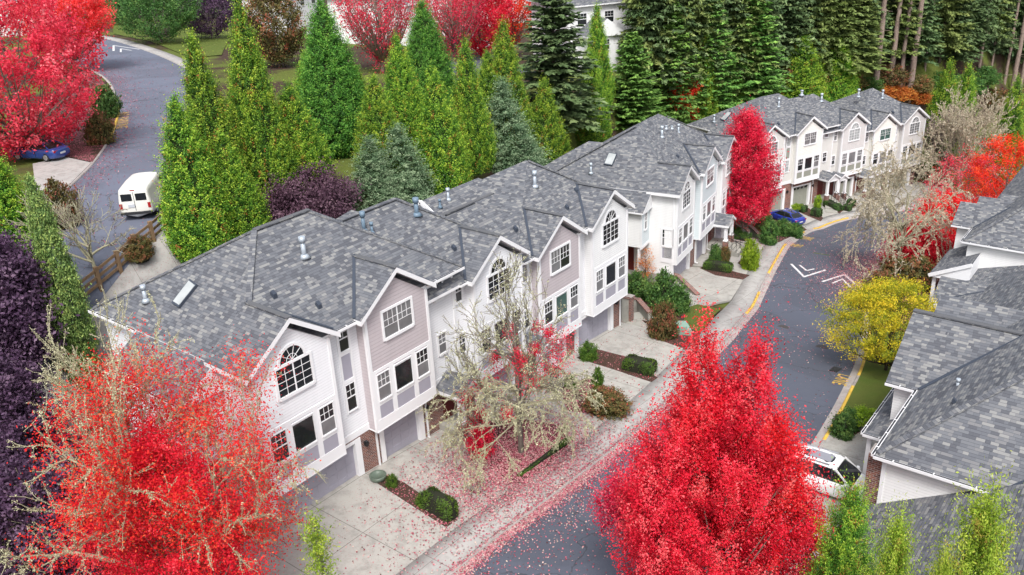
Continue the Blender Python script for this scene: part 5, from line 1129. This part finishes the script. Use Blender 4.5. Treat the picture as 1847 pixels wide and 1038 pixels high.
def car(kind, pos, rz, paint, label, group=None):
    c = empty('car' if kind != 'suv' else 'estate_car', tuple(pos), rz); tag(c, label, 'car', group)
    if kind == 'suv':
        L, W, r = 4.75, 1.9, .36
        body_ = [(-2.37,.42,.86,.80),(-2.28,.3,.98,.90),(-1.9,.22,1.04,.94),(-1.0,.2,1.03,.95),(.5,.2,1.0,.95),(1.15,.2,.98,.94),(1.7,.22,.90,.92),(2.15,.26,.78,.87),(2.36,.36,.62,.74)]
        cab = [(-2.2,.98,1.02,.82,.76),(-1.98,1.0,1.48,.84,.68),(-1.5,1.0,1.60,.86,.69),(-.5,1.0,1.65,.87,.70),(.25,.99,1.62,.87,.69),(.6,.98,1.45,.86,.71),(1.28,.95,.99,.82,.76)]; roof = [(-2.1,1.47,.70),(-1.5,1.625,.74),(-.5,1.675,.75),(.25,1.645,.74),(.45,1.57,.72)]; wx = (-1.42,1.42)
    else:
        L, W, r = 4.7, 1.85, .33
        body_ = [(-2.34,.42,.80,.74),(-2.24,.3,.93,.86),(-1.8,.22,.98,.90),(-.9,.2,.96,.92),(.5,.2,.93,.92),(1.15,.2,.91,.92),(1.7,.22,.84,.90),(2.12,.26,.72,.84),(2.33,.36,.58,.70)]
        cab = [(-1.95,.93,.96,.72,.66),(-1.35,.93,1.28,.80,.62),(-.8,.93,1.41,.83,.61),(-.1,.92,1.44,.84,.62),(.35,.92,1.38,.83,.62),(1.25,.90,.92,.78,.70)]; roof = [(-1.2,1.345,.57),(-.8,1.43,.58),(-.1,1.465,.59),(.3,1.42,.58)]; wx = (-1.38,1.42)
    loft(body_, r_body, paint, 'body', c); g_ = loft(cab, r_cab, CARGL, 'windows', c)
    bm = bmesh.new(); R = [[bm.verts.new((x, y, z-(.0 if abs(y) < w*.9 else .05))) for y in (-w, -w*.8, -w*.3, w*.3, w*.8, w)] for x, z, w in roof]
    for a, b in zip(R, R[1:]):
        for i in range(5): bm.faces.new((a[i], b[i], b[i+1], a[i+1]))
    q = bmesh.ops.extrude_face_region(bm, geom=bm.faces[:]); [setattr(v_, 'co', v_.co+Vector((0,0,-.04))) for v_ in q['geom'] if isinstance(v_, bmesh.types.BMVert)]; bmesh.ops.recalc_face_normals(bm, faces=bm.faces[:]); rf = done(bm, 'roof', paint, c, True)
    if kind == 'suv':
        bm = bmesh.new(); hexa(bm, [(-1.05,-.36,1.66),(.05,-.36,1.65),(.05,.36,1.65),(-1.05,.36,1.66),(-1.05,-.36,1.70),(.05,-.34,1.69),(.05,.34,1.69),(-1.05,.36,1.70)]); done(bm, 'sunroof', SUNR, rf)
        for s in (-1,1): bm = bmesh.new(); bar(bm, (-1.8,s*.66,1.64), (.1,s*.66,1.70), .05, .05); done(bm, 'roof_rail', RIM, rf)
    zc = {'suv': ((-1.9,1.0,-1.85,1.55),(-.62,1.0,-.6,1.6),(.33,1.0,.25,1.6),(1.2,.97,.42,1.58)), 'sedan': ((-1.85,.96,-1.15,1.34),(-.45,.94,-.42,1.40),(1.18,.93,.38,1.40))}['suv' if kind == 'suv' else 'sedan']
    for x0, z0, x1, z1 in zc:
        for s in (-1, 1):
            wA = .86 if kind == 'suv' else .82; wB = .70 if kind == 'suv' else .63; bm = bmesh.new(); bar(bm, (x0,s*wA,z0), (x1,s*(wB+.005),z1), .07, .06); done(bm, 'pillar', paint if (x0,z0) in ((zc[0][0],zc[0][1]),(zc[-1][0],zc[-1][1])) else TRIMD, c)
    wheels(c, wx, W, r)
    for s in (-1, 1):
        bm = bmesh.new(); x0 = .95; hexa(bm, [(x0,s*.9,.98),(x0+.2,s*.9,.98),(x0+.16,s*1.1,1.0),(x0,s*1.1,1.0),(x0,s*.9,1.13),(x0+.16,s*.9,1.13),(x0+.1,s*1.1,1.12),(x0,s*1.1,1.12)]); bmesh.ops.recalc_face_normals(bm, faces=bm.faces[:]); done(bm, 'mirror', paint, c)
        bm = bmesh.new(); box(bm, -L/2+.02, -L/2+.26, s*.64-.2, s*.64+.2, .72, .88); done(bm, 'tail_lamp', TAIL, c)
        bm = bmesh.new(); box(bm, L/2-.36, L/2-.1, s*.6-.2, s*.6+.17, .6, .72); done(bm, 'headlight', LAMP, c)
        for x in (-.6, .3): bm = bmesh.new(); box(bm, x-.1, x+.1, s*.925-.03, s*.925+.035, .80, .83); done(bm, 'door_handle', paint, c)
        for x in (-.62 if kind == 'suv' else -.45, .55, ): bm = bmesh.new(); box(bm, x-.006, x+.006, s*.93-.02, s*.93+.022, .35, .97); done(bm, 'door_gap', TRIMD, c)
    bm = bmesh.new(); box(bm, -L/2-.01, -L/2+.1, -.26, .26, .52, .66); done(bm, 'licence_plate', PLATE, c)
    bm = bmesh.new(); box(bm, L/2-.1, L/2-.01, -.45, .45, .4, .58); done(bm, 'grille', TRIMD, c)
    return c
def at(x, y, dz=.17): return (x, y, G(x, y)+dz)
slopeX = -.085
c_ = car('suv', at(13.2, -18.7), -PI/2+.02, PAINTW, 'white estate car with a large sunroof parked on the right-hand drive')
c_.rotation_euler = (slopeX, 0, -PI/2+.02)
q = P(1417, 402); car('sedan', (q[0], q[1], q[2]+.17), -.388+PI/2, PAINTB, 'bright blue car parked nose-in on the drive of the far row')
q = P(76, 290); e = P(120, 303); car('sedan', (q[0], q[1], q[2]+.2), math.atan2(q[1]-CAM[1], q[0]-CAM[0])+.75, PAINTD, 'dark blue car under the big red maple by the upper road')
q = P(868, 92); car('sedan', (q[0], q[1], q[2]+.1), 2.6, PAINTW, 'white car under the crimson tree at the top')
q = P(88, 72); car('sedan', (q[0], q[1], q[2]+.1), 2.9, PAINTS, 'pale car glimpsed between the red maples at the top left')
q = P(1452, 1000); car('sedan', (q[0], q[1]-.8, q[2]+.17), -PI/2, PAINTS, 'silver-blue car mostly hidden by the foreground crimson maple')
# white van on the upper road
q0 = P(250, 399); q1 = P(300, 333); ang = math.atan2(q1[1]-q0[1], q1[0]-q0[0]); vc = np.array([q0[0]+math.cos(ang)*2.75, q0[1]+math.sin(ang)*2.75]); v = empty('van', (vc[0], vc[1], G(vc[0], vc[1])+.06), ang); tag(v, 'cream-white full-size van with twin rear windows on the upper road', 'van')
def r_van(s):
    x, zb, zt, w, wt = s; return [(-w*.96,zb),(-w,zb+.2),(-w,zb+(zt-zb)*.45),(-(w+wt)/2,zb+(zt-zb)*.75),(-wt,zt-.08),(-wt*.85,zt),(0,zt+.05),(wt*.85,zt),(wt,zt-.08),((w+wt)/2,zb+(zt-zb)*.75),(w,zb+(zt-zb)*.45),(w,zb+.2),(w*.96,zb)]
loft([(-2.7,.55,1.95,.92,.78),(-2.62,.42,2.03,.98,.84),(-2.2,.35,2.08,1.0,.86),(.6,.35,2.1,1.0,.86),(1.1,.35,2.0,1.0,.82),(1.7,.35,1.22,.98,.84),(2.4,.38,1.08,.95,.8),(2.7,.45,.92,.88,.74)], r_van, PAINTV, 'body', v)
for s in (-1, 1):
    bm = bmesh.new(); box(bm, -2.715, -2.63, s*.44-.33, s*.44+.33, 1.28, 1.74); done(bm, 'rear_window', CARGL, v)
    bm = bmesh.new(); box(bm, -2.73, -2.6, s*.86-.08, s*.86+.09, .78, 1.12); done(bm, 'tail_lamp', TAIL, v)
    bm = bmesh.new(); hexa(bm, [(.35,s*.97,1.2),(1.25,s*.97,1.2),(1.2,s*1.0,1.2),(.35,s*1.0,1.2),(.35,s*.88,1.82),(.95,s*.88,1.82),(.9,s*.93,1.82),(.35,s*.93,1.82)]); bmesh.ops.recalc_face_normals(bm, faces=bm.faces[:]); done(bm, 'side_window', CARGL, v)
    bm = bmesh.new(); box(bm, 1.1, 1.3, s*1.12-.1, s*1.12+.1, 1.15, 1.45); done(bm, 'mirror', PAINTV, v)
bm = bmesh.new(); box(bm, -2.86, -2.6, -.95, .95, .42, .58); done(bm, 'bumper', TRIMD, v)
bm = bmesh.new(); box(bm, -2.74, -2.68, .02, .42, .86, 1.06); done(bm, 'licence_plate', PLATE, v)
bm = bmesh.new(); box(bm, -2.72, -2.6, -.14, .14, 1.93, 1.99); done(bm, 'brake_lamp', TAIL, v)
bm = bmesh.new(); box(bm, -2.725, -2.6, -.012, .012, .6, 1.85); done(bm, 'door_gap', TRIMD, v)
bm = bmesh.new(); hexa(bm, [(1.22,-.82,1.30),(1.72,-.86,1.20),(1.72,.86,1.20),(1.22,.82,1.30),(.98,-.74,1.90),(1.05,-.74,1.95),(1.05,.74,1.95),(.98,.74,1.90)]); done(bm, 'windscreen', CARGL, v)
bm = bmesh.new()
for y in (-.5,-.25,0,.25,.5): box(bm, -2.4, .5, y-.012, y+.012, 2.10, 2.135)
done(bm, 'roof_rib', PAINTV, v); wheels(v, (-1.6, 1.75), 1.98, .38)

# ---------------------------------------------------------------- shrubs and hedges
def hedge_mesh(name, mat, L, W, H, n, ls, seed, rnd=.25):
    rg = np.random.default_rng(seed); u = rg.normal(size=(n,3)); u[:,2] = np.abs(u[:,2])
    p = np.sign(u)*np.abs(rotz(u))**(rnd*1.6); p = p*np.array([L/2, W/2, H])*(1+rg.normal(0, .03, (n,1))); nn = rotz(p/np.array([L/2, W/2, H])**2+.001)
    V, F = leaves(p, nn, ls, rg, flat=1.2, rand=.8, upb=.3); c = np.clip(.45+.22*np.sin(p[:,0]*3+seed)*np.sin(p[:,1]*4+1)+rg.normal(0, .18, n), 0, 1)
    return npmesh(name, V, F, M[mat], c)
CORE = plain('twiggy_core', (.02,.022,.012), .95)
def hedge(px0, px1, top, W, label, mat='box', n=1700, ls=.075, cat='hedge', group=None, rnd=.3, name='hedge'):
    a, b = P(*px0), P(*px1); c = (a+b)/2; L = np.linalg.norm(b-a)+W*.25; H = topz(c, (px0[0]+px1[0])/2, top); H = max(.3, H)
    r = empty(name, tuple(c+np.array([0,0,.1])), math.atan2(b[1]-a[1], b[0]-a[0])); tag(r, label, cat, group)
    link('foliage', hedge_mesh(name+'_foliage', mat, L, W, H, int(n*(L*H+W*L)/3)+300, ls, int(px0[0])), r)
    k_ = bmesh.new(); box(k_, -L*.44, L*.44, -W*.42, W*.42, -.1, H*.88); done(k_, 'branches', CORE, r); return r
SH = {m_: [crown('shrub_%s%d'%(m_, i), M[m_], BUSH, 1.2, .75, 240, 34, .20, .095, 400+i, z0=.02, inner=.45, upw=.25, amp=.25) for i in range(2)] for m_ in ('shrub','box','lime','dull')}
def shrub(px, yb, yt, w, mat, label, group=None, name='shrub'):
    pos = P(px, yb); h = max(.35, topz(pos, px, yt)); r = .84*w/2*rng(pos)/FPX; k_ = int(px) % 2
    t_ = put_tree(name, SH[mat][k_][0], None, (pos[0], pos[1], pos[2]+.1), label, 'shrub', group, (r/.75, r/.75, h/1.2), px, 'foliage')
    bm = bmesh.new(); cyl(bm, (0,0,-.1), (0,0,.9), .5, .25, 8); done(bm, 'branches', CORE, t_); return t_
hedge((772,918),(818,944), 895, .8, 'low golden-green hedge at the kerb end of the bed beside the first drive', 'box', ls=.08)
hedge((925,872),(1028,803), 868, .25, 'thin clipped green edging strip beside the lichen tree bed', 'box')
hedge((1130,667),(1178,679), 650, 1.15, 'smooth oval boxwood hedge between two drives of the near row', 'box', rnd=.4)
hedge((1272,487),(1318,494), 474, 1.1, 'clipped green hedge between the drives of the middle row', 'box')
hedge((1489,374),(1514,384), 366, 1.0, 'long clipped hedge between the drives of the far row', 'shrub')
hedge((1441,383),(1452,386), 371, .9, 'clipped cube hedge nearest the blue car', 'shrub'); hedge((1465,391),(1479,394), 377, .95, 'clipped cube hedge at the kerb between far row drives', 'shrub')
hedge((1529,372),(1540,374), 361, .9, 'upper of two rounded hedges by the far row steps', 'shrub'); hedge((1522,381),(1533,383), 371, .9, 'lower of two rounded hedges by the far row steps', 'shrub')
for a in ((708,882,860,22,'box','small ball shrub at the wall end of the bed beside the first drive'),(764,917,893,28,'box','small dark ball shrub halfway along the bed beside the first drive'),
 (1062,652,622,34,'box','rounded shrub against the near row, left of the oval hedge'),(1078,712,668,22,'box','slim green shrub rising from the leaf-strewn bed'),(1030,703,680,22,'box','small shrub beside the lichen tree, nearer the house'),(1095,745,712,86,'dull','spreading low shrub mound in the second leaf-strewn bed'),
 (1196,612,552,52,'dull','reddish-green square shrub beside the green utility box'),(1200,570,498,66,'shrub','large dark rhododendron above the reddish-green shrub'),(1226,565,522,40,'shrub','dark shrub right of the large rhododendron'),(1146,545,496,58,'shrub','dark green shrub against the end wall of the near row'),
 (1352,488,437,34,'lime','lime-green shrub by the iron gate'),(1290,474,444,22,'shrub','small dark shrub beside the brick porch pier, left one'),(1307,474,448,20,'dull','reddish small shrub beside the brick porch pier, right one'),
 (1386,442,402,34,'shrub','round green shrub nearest the kerb by the blue car'),(1410,428,398,36,'shrub','tall green shrub in front of the blue car'),(1434,430,405,28,'shrub','low green shrub right of the tall one by the blue car'),(1367,425,400,30,'dull','dull brownish shrub behind the round green one'),(1378,410,375,22,'shrub','narrow green shrub by the wall behind the blue car'),
 (1322,432,411,16,'shrub','left of three small potted-row shrubs under the concrete wall'),(1332,434,413,15,'shrub','middle of three small potted-row shrubs under the concrete wall'),
 (1474,377,355,14,'lime','small bright shrub beside the far row downspout'),
 (1518,790,752,44,'shrub','low green shrub at the kerb beside the stone urn'),(1530,778,742,40,'shrub','dark shrub behind the low one beside the stone urn'),(1575,778,748,34,'shrub','dark shrub between the urn and the nearest house'),
 (1612,512,470,60,'dull','olive shrub behind the yellow-green maple, left one'),(1650,520,468,60,'dull','olive shrub behind the yellow-green maple, right one'),(1585,560,500,70,'dull','low mixed shrub at the pink leaf carpet'),
 (195,215,158,46,'shrub','green shrub at the inner bend of the upper road'),(185,262,205,46,'dull','olive shrub below the green one at the upper road bend'),(120,410,330,60,'dull','wild reddish bush beside the narrow spruce'),
 (255,470,430,50,'dull','rusty shrub behind the wooden fence')):
    shrub(*a)
c_ = crown('small_maple', M['orange'], [(0,.3),(.3,1),(.7,.8),(1,.2)], 3.4, .9, 80, 22, .3, .1, 71, z0=.2, elong=1.6, upw=.5, barkmat=M['bark_dark'], limbs=30, trunk_r=.06)
q = P(1163, 515); put_tree('small_maple', c_[0], c_[1], q, 'small golden-brown maple against the end wall of the middle row', 'tree')
c_ = crown('small_red_maple', M['red'], BUSH, 2.0, .6, 120, 34, .26, .09, 72, z0=.1, barkmat=M['bark_dark'], limbs=20, trunk_r=.05)
put_tree('small_red_maple', c_[0], c_[1], P(868, 828), 'small bright red shrub maple left of the lichen tree trunk', 'tree')

# ---------------------------------------------------------------- walls, steps, gate, pots, boxes
def swall(pts, label, th=.25, cap='brick', name='retaining_wall'):
    """pts: (px base, py base, px cap, py cap)"""
    r = empty(name, (0,0,0)); tag(r, label, 'wall'); Q = []
    for a, b, c, d in pts: p = P(a, b); Q.append((p, topz(p, c, d)))
    bm = bmesh.new(); bc = bmesh.new()
    for (p, h), (q, g2) in zip(Q, Q[1:]):
        d = (q-p)[:2]; L = np.linalg.norm(d); n = np.array([-d[1], d[0]])/L*th/2
        hexa(bm, [(p[0]-n[0],p[1]-n[1],p[2]-.5),(q[0]-n[0],q[1]-n[1],q[2]-.5),(q[0]+n[0],q[1]+n[1],q[2]-.5),(p[0]+n[0],p[1]+n[1],p[2]-.5),(p[0]-n[0],p[1]-n[1],p[2]+h-.1),(q[0]-n[0],q[1]-n[1],q[2]+g2-.1),(q[0]+n[0],q[1]+n[1],q[2]+g2-.1),(p[0]+n[0],p[1]+n[1],p[2]+h-.1)])
        bar(bc, (p[0],p[1],p[2]+h-.05), (q[0],q[1],q[2]+g2-.05), th+.14, .11)
    done(bm, 'wall', M['wallc'], r); done(bc, 'cap', M['brick'], r); return r
swall([(1119,583,1120,534),(1133,580,1136,537)], 'short concrete wall with brick cap at the right end of the near row')
q = P(1136, 580); pr = empty('brick_pillar', (q[0], q[1], q[2]), 0); tag(pr, 'slim brick pillar between the two walls at the near row end', 'pillar'); hq = topz(q, 1136, 536); bm = bmesh.new(); box(bm, -.2,.2,-.2,.2,-.3,hq); done(bm, 'shaft', M['brick'], pr); bm = bmesh.new(); box(bm, -.26,.26,-.26,.26,hq,hq+.1); done(bm, 'cap', M['brick'], pr)
swall([(1139,568,1140,537),(1150,566,1153,538),(1172,586,1173,563)], 'stepped-down concrete wall with sloping brick cap above the landing')
swall([(1212,516,1213,493),(1222,518,1224,496),(1259,537,1260,531)], 'concrete wall with sloping brick cap beside the first drive of the middle row')
swall([(1312,425,1312,385),(1350,437,1352,417)], 'concrete wall with sloping brick cap under the slim crimson maple')
swall([(1343,418,1345,398),(1372,436,1374,425)], 'low dark-capped wall beside the leaf-strewn steps')
def steps(p0, p1, n, w, label):
    a, b = P(*p0), P(*p1); r = empty('steps', tuple(a), math.atan2(b[1]-a[1], b[0]-a[0])); tag(r, label, 'steps'); L = np.linalg.norm((b-a)[:2]); bm = bmesh.new()
    for i in range(n): box(bm, L*i/n, L*(i+1)/n+.02, -w/2, w/2, -.5, (b[2]-a[2])*(i+1)/n*1+.16*(i+1))
    done(bm, 'treads', M['wallc'], r); return r
steps((1228,533),(1205,510), 4, 1.3, 'concrete steps rising beside the middle row end wall'); steps((1168,592),(1142,572), 2, 2.2, 'broad concrete landing steps at the near row end'); steps((1330,462),(1326,446), 3, 1.6, 'concrete steps behind the iron gate'); steps((1500,392),(1497,366), 5, 1.4, 'concrete steps up to the far row porch'); steps((1372,412),(1352,392), 6, 1.5, 'leaf-strewn steps under the slim crimson maple')
def iron(pa, pb, H, label):
    a, b = P(*pa), P(*pb); r = empty('iron_fence', (0,0,0)); tag(r, label, 'railing'); bm = bmesh.new()
    for z in (.12, H): bar(bm, (*a[:2], a[2]+z), (*b[:2], b[2]+z), .04, .05)
    done(bm, 'rail', M['black'], r); n = int(np.linalg.norm(b-a)/.14); bm = bmesh.new()
    for i in range(n+1): p = a+(b-a)*i/n; bar(bm, (p[0],p[1],p[2]+.1), (p[0],p[1],p[2]+H+(.12 if i in (0, n) else 0)), .025 if i not in (0, n) else .06, .025 if i not in (0, n) else .06)
    done(bm, 'bars', M['black'], r); return r
iron((1316,455),(1345,462), 1.25, 'black iron gate across the steps beside the lime-green shrub'); iron((1345,466),(1350,452), 1.25, 'black iron fence panel turning back from the gate'); iron((1283,462),(1293,455), 1.1, 'black iron railing beside the middle row porch')
q = P(1228, 603); u = empty('utility_box', tuple(q), .75); tag(u, 'pale green two-tier utility box among the shrubs', 'utility box'); UB = plain('pale_green_enamel', (.22,.33,.27), .5)
bm = bmesh.new(); hexa(bm, [(-.75,-.55,-.1),(.75,-.55,-.1),(.75,.55,-.1),(-.75,.55,-.1),(-.75,-.55,.62),(.75,-.55,.62),(.75,.55,.72),(-.75,.55,.72)]); done(bm, 'cabinet', UB, u); bm = bmesh.new(); box(bm, -.78, -.05, -.2, .58, .66, .95); done(bm, 'upper_cabinet', UB, u)
def pot(px, py, prof, mat, label, sc=1.0, plant=None):
    q = P(px, py); r = empty('plant_pot', (q[0], q[1], q[2]+.12)); r.scale = (sc,)*3; tag(r, label, 'plant pot'); bm = bmesh.new(); lathe(bm, prof); done(bm, 'pot', mat, r)
    if plant: c = link('plant', SH[plant][0][0], r); c.location = (0,0,prof[-1][1]-.1); c.scale = (.7,.7,.45)
URN = [(0,.0),(.28,.0),(.28,.06),(.16,.1),(.14,.2),(.3,.34),(.42,.6),(.46,.66),(.40,.68),(.34,.56),(0,.55)]; BOWL = [(0,0),(.28,.0),(.42,.16),(.45,.34),(.38,.36),(.34,.26),(0,.22)]; TUB = [(0,0),(.24,0),(.32,.5),(.36,.52),(.3,.54),(0,.46)]
CER = plain('glazed_green_ceramic', (.10,.13,.10), .3, .5, .2); STN = plain('stone_urn', (.38,.37,.34), .8); TER = plain('terracotta', (.30,.15,.09), .8)
pot(683, 870, BOWL, CER, 'dark glazed bowl under the downspout of the near row', .95); pot(1557, 779, URN, STN, 'stone urn with a leafy plant by the nearest right-hand house', 1.3, 'lime'); pot(1345, 437, TUB, TER, 'terracotta pot at the brick end of the concrete wall', 1.0, 'shrub'); pot(1437, 384, TUB, plain('teal_pot', (.12,.25,.24), .4), 'teal pot beside the blue car', 1.1, 'lime')
q = P(38, 838); bb = empty('birdbath', tuple(q)); tag(bb, 'stone birdbath on a pedestal among the purple plum trees', 'birdbath'); bm = bmesh.new(); lathe(bm, [(0,-.1),(.28,-.1),(.24,.08),(.16,.12),(.15,1.15),(.24,1.22)]); done(bm, 'pedestal', STN, bb); bm = bmesh.new(); lathe(bm, [(0,1.2),(.3,1.2),(.62,1.34),(.66,1.38),(.58,1.38),(.3,1.27),(0,1.26)]); done(bm, 'bowl', STN, bb)
# wooden rail fence beside the upper pavement
fp = [P(*p) for p in ((150,548),(182,522),(218,492),(248,462),(278,438),(302,416))]; fe = empty('wooden_fence', (0,0,0)); tag(fe, 'three-rail wooden fence between the upper pavement and the near row', 'fence')
for p in fp: bm = bmesh.new(); box(bm, p[0]-.1,p[0]+.1,p[1]-.1,p[1]+.1,p[2]-.3,p[2]+1.35); done(bm, 'post', M['wood'], fe)
for a, b in zip(fp, fp[1:]):
    for z in (.35,.75,1.15): bm = bmesh.new(); bar(bm, (a[0],a[1],a[2]+z), (b[0],b[1],b[2]+z), .05, .17); done(bm, 'rail', M['wood'], fe)
q = P(1294, 559+0); 
bm = bmesh.new(); q = P(1507, 668); hexa(bm, [(q[0]+x, q[1]+y, G(q[0]+x, q[1]+y)+z) for z in (.0,.07) for x, y in ((-.5,-.25),(.5,-.25),(.5,.25),(-.5,.25))]); 
o = done(bm, 'storm_drain', M['black']); tag(o, 'dark storm drain grate at the right kerb', 'drain')

# ---------------------------------------------------------------- fallen leaves
rgl = np.random.default_rng(77); LKt = np.gradient(LK, axis=0); LKt /= np.linalg.norm(LKt, axis=1)[:,None]; LKn = np.stack([-LKt[:,1], LKt[:,0]], 1)
def latoff(p):
    d = ((p[:,None,:]-LK[None])**2).sum(2); i = d.argmin(1); return ((p-LK[i])*LKn[i]).sum(1)
def onstrip(x0, x1, f, n):
    a, b = near(LK, x0), near(LK, x1); i = rgl.integers(a, b, n); return LK[i]+LKn[i]*f(n)[:,None]+LKt[i]*rgl.uniform(-.5, .5, (n,1))
T1 = P(940, 822)[:2]; DT = P(1585, 495)[:2]; RT = P(1334, 432)[:2]
pts = [T1+rgl.normal(0, 1, (15000,2))*np.array([2.7,1.9]), T1+np.array([-2.5,-1.0])+rgl.normal(0, 1, (6500,2))*np.array([3.2,1.8]),
 onstrip(-6, 21, lambda n: rgl.normal(.16, .22, n), 9000), onstrip(-4, 20, lambda n: -np.abs(rgl.normal(0, 2.0, n)), 1500), onstrip(20, 60, lambda n: rgl.normal(.2, .3, n), 1300),
 DT+rgl.normal(0, 1, (12000,2))*np.array([4.2,2.2]), onstrip(0, 85, lambda n: -rgl.uniform(0, 7.9, n), 3000), RT+rgl.normal(0, 1, (1600,2))*np.array([2.4,2.2]),
 onstrip(-5, 30, lambda n: rgl.uniform(.5, 8, n), 1500), onstrip(44, 80, lambda n: -7.9+rgl.normal(0, .5, n), 1500)]
Q = np.concatenate(pts); lo = latoff(Q); ok = ((Q[:,1] < -.15) | (Q[:,0] > 25)) & (lo < 12); Q = Q[ok]; lo = lo[ok]
z = np.array([G(x, y) for x, y in Q])+np.where((lo > .42) | (lo < -8.3), .205, .055)+np.where(np.abs(Q-T1).max(1) < 3.5, .01, 0)
pos = np.column_stack([Q, z]); V, F = leaves(pos, np.zeros_like(pos)+[0,0,.01], .088, rgl, upb=1.0, flat=0, rand=.35, asp=.75)
tag(link('fallen_leaves', npmesh('fallen_leaves', V, F, M['litter'], np.clip(rgl.normal(.5, .25, len(pos)), 0, 1))), kind='stuff')
UCt = np.gradient(UC, axis=0); UCt /= np.linalg.norm(UCt, axis=1)[:,None]; UCn = np.stack([-UCt[:,1], UCt[:,0]], 1)
i = rgl.integers(0, len(UC), 8000); off = -np.abs(rgl.normal(0, 1.3, 8000)); off[5500:] = -rgl.uniform(0, 9.5, 2500); Q = UC[i]+UCn[i]*off[:,None]+rgl.normal(0, .4, (8000,2)); z = np.array([G(x, y) for x, y in Q])+.075
pos = np.column_stack([Q, z]); V, F = leaves(pos, np.zeros_like(pos)+[0,0,.01], .11, rgl, upb=1.0, flat=0, rand=.25, asp=.7)
tag(link('fallen_leaves', npmesh('fallen_leaves_upper', V, F, M['litter'], np.clip(rgl.normal(.4, .2, len(pos)), 0, 1))), kind='stuff')
